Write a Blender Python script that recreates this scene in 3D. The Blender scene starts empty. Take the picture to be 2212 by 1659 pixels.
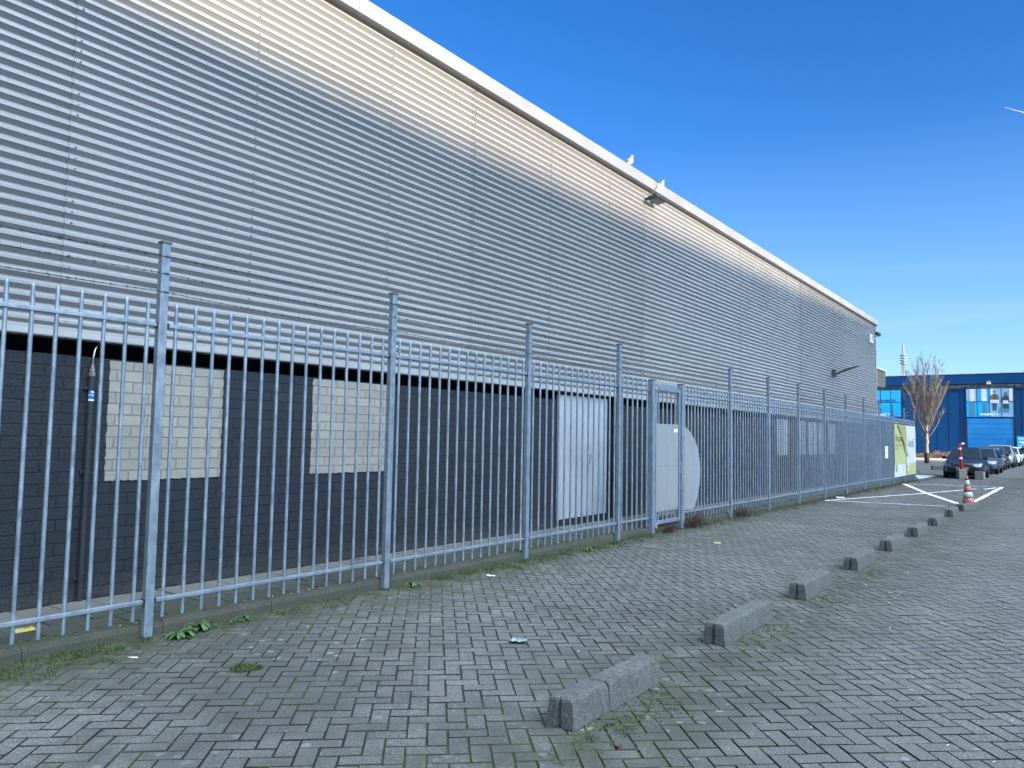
import bpy, math, random
import numpy as np
from mathutils import Vector, Matrix
R = math.radians
random.seed(11)
rng = np.random.default_rng(5)
S = bpy.context.scene
C = S.collection

# ------------------------------------------------------------ camera
cam = bpy.data.cameras.new("camera")
cam.sensor_fit = 'HORIZONTAL'; cam.sensor_width = 36.0
cam.lens = 36.0 * 1661.0 / 2212.0
cam.clip_start = 0.05; cam.clip_end = 20000
cam_o = bpy.data.objects.new("camera", cam); C.objects.link(cam_o)
YAW, PITCH, ROLL, EYE = 0.63447, math.atan(113 / 1661.0), 0.0185, 1.575
_F = Vector((-math.sin(YAW) * math.cos(PITCH), math.cos(YAW) * math.cos(PITCH), math.sin(PITCH)))
_R = Vector((math.cos(YAW), math.sin(YAW), 0)); _U = _R.cross(_F)
_r = _R * math.cos(ROLL) + _U * math.sin(ROLL)
_u = _U * math.cos(ROLL) - _R * math.sin(ROLL)
M = Matrix.Identity(4)
for i in range(3):
    M[i][0] = _r[i]; M[i][1] = _u[i]; M[i][2] = -_F[i]
M[2][3] = EYE
cam_o.matrix_world = M
S.camera = cam_o

# ------------------------------------------------------------ light
SUN_EL, SUN_AZ = R(14.0), R(97.0)          # azimuth from +Y towards +X
sv = Vector((math.sin(SUN_AZ) * math.cos(SUN_EL), math.cos(SUN_AZ) * math.cos(SUN_EL), math.sin(SUN_EL)))
sl = bpy.data.lights.new("sun", 'SUN'); sl.energy = 5.0; sl.angle = R(0.7); sl.color = (1.0, 0.80, 0.57)
so = bpy.data.objects.new("sun", sl); C.objects.link(so)
so.rotation_euler = sv.to_track_quat('Z', 'Y').to_euler()

W = bpy.data.worlds.new("World"); S.world = W; W.use_nodes = True
nt = W.node_tree; nt.nodes.clear()
def wn(t, **k):
    n = nt.nodes.new(t)
    for a, b in k.items(): setattr(n, a, b)
    return n
sky = wn('ShaderNodeTexSky', sky_type='NISHITA', sun_disc=False)
sky.sun_elevation = SUN_EL; sky.sun_rotation = SUN_AZ
sky.altitude = 1500; sky.air_density = 1.0; sky.dust_density = 0.1; sky.ozone_density = 2.5
hs = wn('ShaderNodeHueSaturation'); hs.inputs['Hue'].default_value = 0.513; hs.inputs['Saturation'].default_value = 1.31; hs.inputs['Value'].default_value = 1.0
nt.links.new(sky.outputs[0], hs.inputs['Color'])
FILL_CLOUD = 31.0  # strength of the added fill-light cloud
# thin cirrus streaks low over the horizon
tc = wn('ShaderNodeTexCoord'); mp = wn('ShaderNodeMapping'); mp.inputs['Scale'].default_value = (2.0, 2.0, 26.0)
nz = wn('ShaderNodeTexNoise'); nz.inputs['Scale'].default_value = 1.6; nz.inputs['Detail'].default_value = 5
sx = wn('ShaderNodeSeparateXYZ'); rmp = wn('ShaderNodeMapRange'); rz = wn('ShaderNodeMapRange')
nt.links.new(tc.outputs['Generated'], mp.inputs[0]); nt.links.new(mp.outputs[0], nz.inputs[0])
nt.links.new(tc.outputs['Generated'], sx.inputs[0])
rmp.inputs[1].default_value = .50; rmp.inputs[2].default_value = .75; rmp.inputs[3].default_value = 0; rmp.inputs[4].default_value = .14
nt.links.new(nz.outputs[0], rmp.inputs[0])
rz.inputs[1].default_value = .10; rz.inputs[2].default_value = .26; rz.inputs[3].default_value = 1; rz.inputs[4].default_value = 0
nt.links.new(sx.outputs[2], rz.inputs[0])
mu = wn('ShaderNodeMath', operation='MULTIPLY'); nt.links.new(rmp.outputs[0], mu.inputs[0]); nt.links.new(rz.outputs[0], mu.inputs[1])
mx = wn('ShaderNodeMix', data_type='RGBA'); mx.inputs[7].default_value = (3.0, 3.3, 3.5, 1)
nt.links.new(mu.outputs[0], mx.inputs[0]); hz = wn('ShaderNodeMix', data_type='RGBA'); hz.inputs[7].default_value = (1.25, 2.25, 3.3, 1)   # low sky colour pulled towards a set blue to tone it down
rh = wn('ShaderNodeMapRange'); rh.inputs[1].default_value = .06; rh.inputs[2].default_value = .36; rh.inputs[3].default_value = .55; rh.inputs[4].default_value = 0
nt.links.new(sx.outputs[2], rh.inputs[0]); nt.links.new(rh.outputs[0], hz.inputs[0]); nt.links.new(hs.outputs[0], hz.inputs[6]); nt.links.new(hz.outputs[2], mx.inputs[6])
# added bright cloud field, unseen to the right, that fill-lights the shaded scene
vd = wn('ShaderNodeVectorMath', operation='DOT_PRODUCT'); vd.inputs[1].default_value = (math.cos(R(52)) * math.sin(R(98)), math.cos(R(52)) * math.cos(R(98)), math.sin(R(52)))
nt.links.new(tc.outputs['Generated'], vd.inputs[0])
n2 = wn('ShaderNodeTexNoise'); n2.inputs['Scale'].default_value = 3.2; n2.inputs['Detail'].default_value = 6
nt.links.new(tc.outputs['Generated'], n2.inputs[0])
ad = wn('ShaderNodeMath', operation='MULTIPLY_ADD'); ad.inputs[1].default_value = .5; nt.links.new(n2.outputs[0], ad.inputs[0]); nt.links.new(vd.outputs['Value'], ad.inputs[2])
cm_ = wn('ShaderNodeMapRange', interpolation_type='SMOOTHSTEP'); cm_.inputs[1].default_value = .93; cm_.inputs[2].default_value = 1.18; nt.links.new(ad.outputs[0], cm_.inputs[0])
mc = wn('ShaderNodeMix', data_type='RGBA'); mc.inputs[7].default_value = (FILL_CLOUD * .79, FILL_CLOUD * .96, FILL_CLOUD * 1.13, 1)
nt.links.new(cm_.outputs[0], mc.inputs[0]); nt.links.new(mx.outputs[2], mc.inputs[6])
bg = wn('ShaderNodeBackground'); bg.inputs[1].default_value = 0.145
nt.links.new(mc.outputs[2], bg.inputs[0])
wo = wn('ShaderNodeOutputWorld'); nt.links.new(bg.outputs[0], wo.inputs[0])

S.view_settings.view_transform = 'Standard'
try: S.view_settings.look = 'None'
except Exception: pass
S.view_settings.gamma = 1.0
S.view_settings.exposure = 1.0
S.view_settings.use_curve_mapping = False
S.cycles.max_bounces = 8

# ------------------------------------------------------------ materials
class NB:
    def __init__(s, name):
        s.m = bpy.data.materials.new(name); s.m.use_nodes = True
        s.t = s.m.node_tree; s.p = s.t.nodes['Principled BSDF']
    def n(s, t, ins=None, **k):
        x = s.t.nodes.new(t)
        for a, b in k.items(): setattr(x, a, b)
        for a, b in (ins or {}).items(): s.set(x.inputs[a], b)
        return x
    def set(s, sock, v):
        if isinstance(v, bpy.types.NodeSocket): s.t.links.new(v, sock)
        elif isinstance(v, bpy.types.Node): s.t.links.new(v.outputs[0], sock)
        else: sock.default_value = v
    def P(s, **k):
        for a, b in k.items(): s.set(s.p.inputs[a.replace('_', ' ')], b)
    def mix(s, f, a, b, blend='MIX'):
        x = s.n('ShaderNodeMix', data_type='RGBA', blend_type=blend)
        s.set(x.inputs[0], f); s.set(x.inputs[6], col(a)); s.set(x.inputs[7], col(b)); return x.outputs[2]
    def math(s, op, a, b=0.0, c=None, clamp=False):
        x = s.n('ShaderNodeMath', operation=op, use_clamp=clamp); s.set(x.inputs[0], a); s.set(x.inputs[1], b)
        if c is not None: s.set(x.inputs[2], c)
        return x.outputs[0]
    def rng(s, v, a, b, c=0.0, d=1.0):
        x = s.n('ShaderNodeMapRange'); s.set(x.inputs[0], v)
        for i, q in enumerate((a, b, c, d)): s.set(x.inputs[i + 1], q)
        return x.outputs[0]
    def pos(s, kind='Object'): return s.n('ShaderNodeTexCoord').outputs[kind]
    def geo(s): return s.n('ShaderNodeNewGeometry').outputs['Position']
    def map(s, v, scale=(1, 1, 1), rot=(0, 0, 0), loc=(0, 0, 0)):
        x = s.n('ShaderNodeMapping'); s.set(x.inputs[0], v)
        x.inputs['Scale'].default_value = scale; x.inputs['Rotation'].default_value = rot; x.inputs['Location'].default_value = loc
        return x.outputs[0]
    def noise(s, v, sc, det=4, rough=.55):
        x = s.n('ShaderNodeTexNoise'); s.set(x.inputs['Vector'], v); x.inputs['Scale'].default_value = sc
        x.inputs['Detail'].default_value = det; x.inputs['Roughness'].default_value = rough; return x.outputs[0]
    def voro(s, v, sc, feat='F1'):
        x = s.n('ShaderNodeTexVoronoi', feature=feat); s.set(x.inputs['Vector'], v); x.inputs['Scale'].default_value = sc; return x
    def bump(s, h, st=.3, d=.01, nrm=None):
        x = s.n('ShaderNodeBump'); s.set(x.inputs['Height'], h); x.inputs['Strength'].default_value = st; x.inputs['Distance'].default_value = d
        if nrm is not None: s.set(x.inputs['Normal'], nrm)
        s.set(s.p.inputs['Normal'], x.outputs[0]); return x.outputs[0]
def col(c): return (c[0], c[1], c[2], 1.0) if isinstance(c, tuple) and len(c) == 3 else c

def simple(name, c, rough=.5, metal=0.0, var=.18, sc=8.0, bump=0.0, bsc=60.0, coat=0.0):
    b = NB(name); v = b.pos()
    n1 = b.noise(v, sc, 5)
    f = b.rng(n1, .3, .7)
    b.P(Base_Color=b.mix(f, tuple(x * (1 - var) for x in c), tuple(min(1, x * (1 + var)) for x in c)),
        Metallic=metal, Roughness=b.rng(n1, .3, .7, max(0, rough - .06), min(1, rough + .06)))
    if coat: b.P(Coat_Weight=coat, Coat_Roughness=.05)
    if bump: b.bump(b.noise(v, bsc, 4), bump, .005)
    return b.m

def m_galv():
    b = NB('galvanised_steel'); v = b.geo()
    vo = b.voro(b.map(v, (1, 1, .55)), 26); n1 = b.noise(v, 9, 5); n2 = b.noise(b.map(v, (6, 6, 1)), 6, 4)
    f = b.math('ADD', b.math('MULTIPLY', b.n('ShaderNodeSeparateColor', {0: vo.outputs['Color']}).outputs[0], .28), b.math('MULTIPLY', n1, .72))
    c = b.mix(b.rng(f, .25, .75), (0.193, 0.245, 0.302), (0.311, 0.377, 0.447))
    c = b.mix(b.rng(n2, .60, .74, 0, .55), c, (0.126, 0.161, 0.171))
    b.P(Base_Color=c, Metallic=.55, Roughness=b.rng(f, .2, .8, .36, .56))
    b.bump(n1, .12, .002)
    return b.m

def m_cladding():
    b = NB('silver_coated_sheet'); v = b.geo()
    n1 = b.noise(b.map(v, (1, .25, 1)), 1.1, 4); n2 = b.noise(b.map(v, (1, 3.0, .2)), 3, 4)
    sy = b.n('ShaderNodeSeparateXYZ', {0: v}).outputs[1]
    wn_ = b.n('ShaderNodeTexWhiteNoise', noise_dimensions='1D')
    b.set(wn_.inputs['W'], b.math('FLOOR', b.math('DIVIDE', b.math('SUBTRACT', sy, 2.9), 5.37)))
    f = b.math('ADD', b.math('MULTIPLY', n1, .6), b.math('MULTIPLY', wn_.outputs[0], .25))
    c = b.mix(b.rng(f, .25, .65), (.265, .27, .275), (.325, .33, .335))
    c = b.mix(b.rng(n2, .64, .8, 0, .25), c, (.36, .36, .34))
    b.P(Base_Color=c, Metallic=.12, Roughness=.36)
    return b.m

def m_brick(name, c1, c2, mortar, bumpst, dark_noise=True):
    b = NB(name); v = b.geo()
    sp = b.n('ShaderNodeSeparateXYZ', {0: v}); cb = b.n('ShaderNodeCombineXYZ', {0: sp.outputs[1], 1: sp.outputs[2]})
    br = b.n('ShaderNodeTexBrick', offset=.5); b.set(br.inputs['Vector'], cb.outputs[0])
    br.inputs['Scale'].default_value = 1.0; br.inputs['Brick Width'].default_value = .30; br.inputs['Row Height'].default_value = .10
    br.inputs['Mortar Size'].default_value = .008; br.inputs['Mortar Smooth'].default_value = .35; br.inputs['Bias'].default_value = 0
    br.inputs['Color1'].default_value = col(c1); br.inputs['Color2'].default_value = col(c2); br.inputs['Mortar'].default_value = col(mortar)
    n1 = b.noise(v, 55, 6, .65); n2 = b.noise(v, 140, 3); n3 = b.noise(v, 1.3, 4)
    c = b.mix(b.rng(n3, .3, .7, .0, .25), br.outputs[0], tuple(x * .62 for x in c1))
    c = b.mix(b.rng(n1, .60, .72, 0, .5), c, tuple(x * .45 for x in c1))
    # damp soil splash and green growth low on the wall
    c = b.mix(b.math('MULTIPLY', b.rng(sp.outputs[2], .10, .32, .55, 0), b.rng(n1, .35, .6)), c, (.075, .072, .055))
    b.P(Base_Color=c, Roughness=.8)
    h = b.math('ADD', b.math('MULTIPLY', br.outputs['Fac'], -1.1), b.math('ADD', b.math('MULTIPLY', n1, 1.0), b.math('MULTIPLY', n2, .35)))
    b.bump(h, bumpst, .012)
    return b.m

def m_paver():
    b = NB('concrete_paver'); v = b.geo()
    tint = b.n('ShaderNodeAttribute', attribute_name='tint').outputs['Fac']
    fine = b.noise(v, 105, 2, .8); big = b.noise(v, .55, 4); mid = b.noise(v, 3.2, 5)
    c = b.mix(tint, (0.0947, 0.0921, 0.0858), (0.147, 0.141, 0.128))
    c = b.mix(b.rng(fine, .52, .40, 0, .75), c, (0.0461, 0.0462, 0.0456))
    c = b.mix(b.rng(fine, .53, .62, 0, .80), c, (0.242, 0.235, 0.218))
    sp = b.n('ShaderNodeSeparateXYZ', {0: v}); X, Y = sp.outputs[0], sp.outputs[1]
    # dirt film: heavier by the kerb and round the row of stop blocks
    kerb = b.rng(X, -5.55, -4.5, 1.0, 0)
    row = b.rng(b.math('ABSOLUTE', b.math('ADD', X, 2.1)), .12, .95, 1.0, 0)
    row = b.math('MULTIPLY', row, b.rng(Y, 9.0, 20.0, 1.0, .75))
    far = b.math('MULTIPLY', b.rng(X, -3.2, -.6, 1.0, .45), b.rng(Y, 1.0, 9.0, 1.0, .65))
    cover = b.math('MAXIMUM', b.math('MULTIPLY', kerb, 1.0), b.math('MULTIPLY', row, .95))
    stain = b.rng(b.math('ADD', b.math('MULTIPLY', big, .6), b.math('MULTIPLY', mid, .4)), .38, .58)
    c = b.mix(b.math('MULTIPLY', b.math('MULTIPLY', stain, far), .85), c, (0.0432, 0.0439, 0.0399))
    c = b.mix(b.math('MULTIPLY', cover, b.rng(mid, .32, .58, .15, .80)), c, (0.0432, 0.0439, 0.0304))
    edge = b.math('MULTIPLY', b.rng(X, -5.60, -5.25, 1.0, 0), b.rng(b.noise(v, 4.0, 4), .38, .56))
    c = b.mix(b.math('MULTIPLY', edge, .92), c, (0.0238, 0.0204, 0.0133))
    # pale lichen rounds
    lv = b.voro(v, 11.0); lr = b.n('ShaderNodeSeparateColor', {0: lv.outputs['Color']})
    wob = b.noise(v, 60, 3)
    d = b.math('ADD', lv.outputs['Distance'], b.math('MULTIPLY', b.math('SUBTRACT', wob, .5), .35))
    siz = b.rng(lr.outputs[0], .55, 1.0, .0, .34)
    mask = b.rng(b.math('SUBTRACT', siz, d), -.02, .05)
    area = b.math('MULTIPLY', b.rng(b.noise(v, .9, 3), .44, .58), b.rng(b.math('ADD', X, b.math('MULTIPLY', Y, .04)), -.8, 1.0, 1.0, .2))
    c = b.mix(b.math('MULTIPLY', b.math('MULTIPLY', mask, area), .62), c, (0.265, 0.261, 0.237))
    sv_ = b.voro(v, 38.0); sr = b.n('ShaderNodeSeparateColor', {0: sv_.outputs['Color']})
    m2 = b.math('MULTIPLY', b.rng(b.math('SUBTRACT', b.rng(sr.outputs[1], .90, 1, 0, .3), sv_.outputs['Distance']), 0, .04), .5)
    c = b.mix(m2, c, (0.288, 0.277, 0.254))
    # bird lime splashes down the stretch beneath the row
    b.P(Base_Color=c, Roughness=.88)
    b.bump(b.math('ADD', fine, b.math('MULTIPLY', mid, .6)), .35, .004)
    return b.m

def m_joint():
    b = NB('mossy_joint_soil'); v = b.geo()
    sp = b.n('ShaderNodeSeparateXYZ', {0: v}); X, Y = sp.outputs[0], sp.outputs[1]
    n1 = b.noise(v, 1.1, 4); n2 = b.noise(v, 24, 4); n3 = b.noise(v, 90, 3)
    kerb = b.rng(X, -5.7, -4.4, .30, 0)
    row = b.rng(b.math('ABSOLUTE', b.math('ADD', X, 2.0)), .2, 1.3, .26, 0)
    g = b.math('ADD', b.math('ADD', n1, b.math('MULTIPLY', b.math('SUBTRACT', n2, .5), .5)), b.math('MAXIMUM', kerb, row))
    soil = b.mix(n3, (.008, .008, .008), (.020, .018, .015))
    moss = b.mix(n3, (.016, .026, .008), (.060, .080, .018))
    b.P(Base_Color=b.mix(b.rng(g, .50, .68), soil, moss), Roughness=.95)
    b.bump(n3, .8, .01)
    return b.m

def m_farpave():
    b = NB('worn_grey_paving'); v = b.geo()
    n = b.noise(v, .35, 5); f = b.noise(v, 30, 4); s = b.noise(b.map(v, (1, .2, 1)), 1.2, 4)
    c = b.mix(b.rng(n, .3, .7), (0.0691, 0.068, 0.0634), (0.109, 0.106, 0.0988))
    c = b.mix(b.rng(f, .45, .65, 0, .4), c, (0.0432, 0.0436, 0.0406))
    c = b.mix(b.rng(s, .55, .7, 0, .4), c, (0.138, 0.131, 0.111))
    b.P(Base_Color=c, Roughness=.9); b.bump(f, .3, .01)
    return b.m

def m_concrete(name, a, c_, moss=.5, sc=1.0):
    b = NB(name); v = b.geo()
    n1 = b.noise(v, 5 * sc, 6); n2 = b.noise(v, 110, 2, .8); n3 = b.noise(v, 22, 4)
    c = b.mix(b.rng(n1, .3, .7), a, c_)
    c = b.mix(b.rng(n2, .52, .62, 0, .75), c, tuple(min(1, x * 2.1) for x in c_))
    c = b.mix(b.rng(n2, .30, .42, .6, 0), c, tuple(x * .35 for x in a))
    c = b.mix(b.rng(n3, .55, .75, 0, .55), c, tuple(x * .45 for x in a))
    z = b.n('ShaderNodeSeparateXYZ', {0: v}).outputs[2]
    c = b.mix(b.math('MULTIPLY', b.rng(n3, .42, .60), moss), c, (.06, .065, .028))
    b.P(Base_Color=c, Roughness=.92)
    b.bump(b.math('ADD', b.math('MULTIPLY', n2, .7), n3), .55, .006)
    return b.m

def m_tile(name, a, c_, moss):
    b = NB(name); v = b.geo(); t = b.n('ShaderNodeAttribute', attribute_name='tint').outputs['Fac']
    n2 = b.noise(v, 170, 3, .7); n3 = b.noise(v, 6, 5)
    c = b.mix(t, a, c_); c = b.mix(b.rng(n2, .5, .7, 0, .4), c, tuple(x * .5 for x in a))
    c = b.mix(b.math('MULTIPLY', b.rng(n3, .42, .62), moss), c, (.045, .052, .028))
    b.P(Base_Color=c, Roughness=.9); b.bump(n2, .3, .003); return b.m

def m_sheet():
    b = NB('weathered_aluminium_sheet'); v = b.geo()
    n1 = b.noise(b.map(v, (1, 1, .35)), 3.0, 5); n2 = b.noise(b.map(v, (1, 12, .5)), 4, 4); n3 = b.noise(v, 2, 3)
    c = b.mix(b.rng(n1, .3, .7), (0.365, 0.388, 0.407), (0.447, 0.466, 0.477))
    c = b.mix(b.rng(n2, .58, .75, 0, .3), c, (0.294, 0.306, 0.306))
    b.P(Base_Color=c, Metallic=.55, Roughness=b.rng(n3, .3, .7, .34, .5))
    b.bump(n3, .15, .02); return b.m

def m_cone(name, c, dirt):
    b = NB(name); v = b.pos()
    n1 = b.noise(b.map(v, (1, 1, .3)), 22, 5); n2 = b.noise(v, 70, 3)
    k = b.mix(b.rng(n1, .50, .72, 0, .65), c, dirt); k = b.mix(b.rng(n2, .62, .72, 0, .5), k, dirt)
    b.P(Base_Color=k, Roughness=.5); return b.m

def m_bark():
    b = NB('pale_bark'); v = b.geo()
    n1 = b.noise(b.map(v, (1, 1, .4)), 9, 5); n2 = b.noise(v, 30, 4)
    c = b.mix(b.rng(n1, .3, .7), (.20, .165, .115), (.36, .31, .22)); c = b.mix(b.rng(n2, .56, .7, 0, .5), c, (.10, .085, .06))
    b.P(Base_Color=c, Roughness=.9); b.bump(n2, .5, .02); return b.m

def m_panelblue():
    b = NB('blue_cladding_panel'); v = b.geo()
    n = b.noise(v, .25, 4); n2 = b.noise(b.map(v, (2, 1, .2)), 1.5, 4)
    c = b.mix(b.rng(n, .3, .7), (0.00255, 0.0442, 0.136), (0.0034, 0.0561, 0.17)); c = b.mix(b.rng(n2, .55, .75, 0, .3), c, (0.0034, 0.0467, 0.119))
    b.P(Base_Color=c, Roughness=.5, Specular_IOR_Level=.2); return b.m

def m_graphic(name, a, c_):
    b = NB(name); v = b.geo(); n = b.noise(v, .5, 3)
    b.P(Base_Color=b.mix(b.rng(n, .3, .7), a, c_), Roughness=.22, Coat_Weight=.3); return b.m

def m_banner(name, a):
    b = NB(name); v = b.geo(); n = b.noise(v, 3, 4); n2 = b.noise(b.map(v, (1, 4, .6)), 2.2, 4); n3 = b.noise(v, 12, 4)
    c = b.mix(b.rng(n, .35, .7, 0, .35), a, tuple(x * .72 for x in a)); c = b.mix(b.rng(n3, .62, .75, 0, .35), c, tuple(x * .5 for x in a))
    b.P(Base_Color=c, Roughness=.55); b.bump(n2, .6, .08); return b.m

GALV = m_galv(); CLAD = m_cladding(); SHEET = m_sheet()
BRICK = m_brick('dark_painted_blockwork', (.0110, .0165, .0240), (.0145, .0215, .0310), (.0050, .0072, .0105), 1.0)
BRICKP = m_brick('pale_split_blockwork', (0.275, 0.263, 0.227), (0.335, 0.32, 0.282), (0.227, 0.197, 0.167), .8)
PAVER = m_paver(); JOINT = m_joint(); FARP = m_farpave()
BLOCKC = m_concrete('weathered_block_concrete', (0.0593, 0.061, 0.061), (0.0944, 0.097, 0.0944), .25)
KERBC = m_concrete('kerb_concrete', (0.0359, 0.0359, 0.0312), (0.0598, 0.0598, 0.0526), .55)
CUBEC = m_concrete('pale_block_concrete', (0.143, 0.143, 0.126), (0.216, 0.216, 0.192), .35, .7)
TILE = m_tile('dark_paving_tile', (0.0299, 0.0317, 0.0312), (0.0568, 0.0586, 0.0556), .75)
TILEL = m_tile('pale_edge_slab', (0.102, 0.0986, 0.0898), (0.15, 0.147, 0.135), .25)
COPE = simple('coping_sheet', (.245, .25, .255), .42, .15, .08, 1.2)
LIP = simple('white_flashing', (0.354, 0.354, 0.349), .35, .2, .07, 2)
BLACK = simple('black_recess', (.010, .010, .011), .9)
DARKP = simple('dark_plastic', (.022, .023, .025), .45, 0, .25, 6)
RUBBER = simple('black_rubber', (.018, .018, .018), .75)
CAPM = simple('grey_cap', (.10, .105, .11), .6)
WIRE = simple('rusty_wire', (.045, .042, .040), .6, .5)
SCREW = simple('screw_steel', (.12, .12, .12), .4, .6)
SEAM = simple('sheet_edge', (.09, .095, .10), .6, .2)
DOORM = simple('galvanised_door', (0.419, 0.455, 0.491), .40, .25, .12, 2.2)
PIPE = simple('grey_painted_pipe', (.030, .034, .042), .4, 0, .15)
STEELL = simple('bright_steel', (.55, .54, .5), .3, .8)
PAINTW = simple('white_road_paint', (.86, .87, .88), .7, 0, .12, 14, .3, 90)
WHITE = simple('white_paint', (.78, .78, .77), .5, 0, .06)
LATT = simple('pale_grey_lattice', (.36, .38, .40), .6); INK = simple('printed_ink', (.035, .035, .03), .6)
INKB = simple('printed_navy_ink', (.012, .035, .09), .5)
INKW = simple('white_lettering', (.85, .87, .9), .5, 0, .03)
NAVY = simple('violet_ink', (.10, .08, .14), .6)
STICK = simple('blue_sticker', (0.0136, 0.15, 0.422), .4)
YELP = simple('yellow_plate', (0.49, 0.374, 0.068), .5, 0, .12)
PLATEY = simple('yellow_number_plate', (0.462, 0.313, 0.0204), .4, 0, .05)
ORANGE = m_cone('faded_orange_rubber', (0.422, 0.109, 0.0612), (0.204, 0.068, 0.0476))
CONEW = m_cone('dirty_reflective_white', (0.394, 0.435, 0.462), (0.163, 0.19, 0.211))
REDP = simple('red_bollard_plastic', (0.286, 0.0122, 0.0136), .45, 0, .15)
BARK = m_bark(); TWIG = simple('brown_twig', (.23, .19, .155), .9, 0, .3, 2)
BUSHM = simple('dry_bush', (.23, .135, .075), .95, 0, .35, 4)
LEAF = simple('weed_leaf', (0.0449, 0.0959, 0.0209), .55, 0, .35, 40)
GRASS = simple('short_grass', (0.0476, 0.0782, 0.019), .8, 0, .4, 30)
MOSSM = simple('moss_cushion', (0.051, 0.068, 0.015), .95, 0, .45, 30)
DRY = simple('dry_stalk', (.055, .038, .027), .95, 0, .4, 30)
BLUEP = m_panelblue(); BLUED = simple('navy_frame', (.010, .022, .05), .4)
CYAN = m_graphic('cyan_graphic', (.012, .34, .80), (.015, .39, .88))
CYANL = m_graphic('pale_graphic', (.14, .34, .55), (.24, .42, .60))
GDOOR = m_graphic('blue_sectional_door', (.015, .16, .46), (.025, .23, .55))
GLASSD = simple('dark_glass', (.022, .03, .034), .08, 0, .2, .5)
GREYCL = simple('grey_profile_cladding', (.062, .074, .078), .5, .2, .12, 1)
TOWERM = simple('pale_tower_concrete', (.27, .30, .32), .9)  # one even pale grey for the whole tower
YBAN = m_banner('yellow_banner', (0.422, 0.428, 0.184)); YBAN2 = m_banner('darker_banner_back', (0.313, 0.299, 0.116)); WBAN = m_banner('white_banner', (0.53, 0.558, 0.585))
FEATH = simple('white_feather', (.33, .33, .32), .8, 0, .06, 20); FEATHG = simple('grey_feather', (.075, .08, .09), .8, 0, .2, 20)
SKIN = simple('skin', (.50, .32, .24), .6); CLOTH = simple('black_cloth', (.012, .012, .015), .9); CAPW = simple('pale_cap', (.55, .50, .45), .8)
FARW = simple('warehouse_sheet', (.16, .165, .17), .6, 0, .1, 1)

# ------------------------------------------------------------ mesh helpers
class MB:
    def __init__(s, org=(0, 0, 0)): s.v = []; s.f = []; s.o = Vector(org)
    def add(s, vs, fs):
        k = len(s.v); s.v += [tuple(Vector(p) - s.o) for p in vs]; s.f += [tuple(i + k for i in f) for f in fs]; return s
    def box(s, a, b):
        x0, y0, z0 = (min(a[i], b[i]) for i in range(3)); x1, y1, z1 = (max(a[i], b[i]) for i in range(3))
        return s.add([(x0, y0, z0), (x1, y0, z0), (x1, y1, z0), (x0, y1, z0), (x0, y0, z1), (x1, y0, z1), (x1, y1, z1), (x0, y1, z1)],
                     [(3, 2, 1, 0), (4, 5, 6, 7), (0, 1, 5, 4), (1, 2, 6, 5), (2, 3, 7, 6), (3, 0, 4, 7)])
    def tube(s, pts, r, n=8, cap=True):
        pts = [Vector(p) for p in pts]; rs = r if isinstance(r, (list, tuple)) else [r] * len(pts)
        vs = []; fs = []
        ref = None
        for i, p in enumerate(pts):
            t = (pts[min(i + 1, len(pts) - 1)] - pts[max(i - 1, 0)]).normalized()
            if ref is None: ref = Vector((0, 0, 1)) if abs(t.z) < .9 else Vector((1, 0, 0))
            a = t.cross(ref).normalized(); b = t.cross(a).normalized(); ref = -b if False else b.cross(t).cross(t) * -1 if False else ref
            for k in range(n):
                q = 2 * math.pi * k / n; vs.append(p + (a * math.cos(q) + b * math.sin(q)) * rs[i])
        for i in range(len(pts) - 1):
            for k in range(n):
                k2 = (k + 1) % n; fs.append((i * n + k, i * n + k2, (i + 1) * n + k2, (i + 1) * n + k))
        if cap and n > 2:
            fs.append(tuple(range(n - 1, -1, -1))); fs.append(tuple((len(pts) - 1) * n + k for k in range(n)))
        return s.add(vs, fs)
    def lathe(s, prof, c=(0, 0, 0), n=16):
        vs = []; fs = []; m = len(prof)
        for r, z in prof:
            for k in range(n):
                q = 2 * math.pi * k / n; vs.append((c[0] + r * math.cos(q), c[1] + r * math.sin(q), c[2] + z))
        for i in range(m - 1):
            for k in range(n): fs.append((i * n + k, i * n + (k + 1) % n, (i + 1) * n + (k + 1) % n, (i + 1) * n + k))
        fs.append(tuple(range(n - 1, -1, -1))); fs.append(tuple((m - 1) * n + k for k in range(n)))
        return s.add(vs, fs)
    def loft(s, rings, close=True, caps=True):
        n = len(rings[0]); vs = [p for r in rings for p in r]; fs = []
        for i in range(len(rings) - 1):
            for k in range(n if close else n - 1):
                k2 = (k + 1) % n; fs.append((i * n + k, i * n + k2, (i + 1) * n + k2, (i + 1) * n + k))
        if caps: fs.append(tuple(range(n - 1, -1, -1))); fs.append(tuple((len(rings) - 1) * n + k for k in range(n)))
        return s.add(vs, fs)
    def prism(s, poly, d):
        n = len(poly); d = Vector(d); vs = [Vector(p) for p in poly] + [Vector(p) + d for p in poly]
        fs = [tuple(range(n - 1, -1, -1)), tuple(range(n, 2 * n))] + [(k, (k + 1) % n, n + (k + 1) % n, n + k) for k in range(n)]
        return s.add(vs, fs)
    def mesh(s, name, mat, smooth=False):
        me = bpy.data.meshes.new(name); me.from_pydata(s.v, [], s.f); me.update()
        import bmesh
        bm = bmesh.new(); bm.from_mesh(me); bmesh.ops.recalc_face_normals(bm, faces=bm.faces); bm.to_mesh(me); bm.free()
        if mat: me.materials.append(mat)
        me.polygons.foreach_set('use_smooth', [bool(smooth)] * len(me.polygons)); me.update()
        return me
def ob(name, me, parent=None, loc=(0, 0, 0)):
    o = bpy.data.objects.new(name, me); C.objects.link(o); o.location = loc
    if parent: o.parent = parent
    return o
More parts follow.
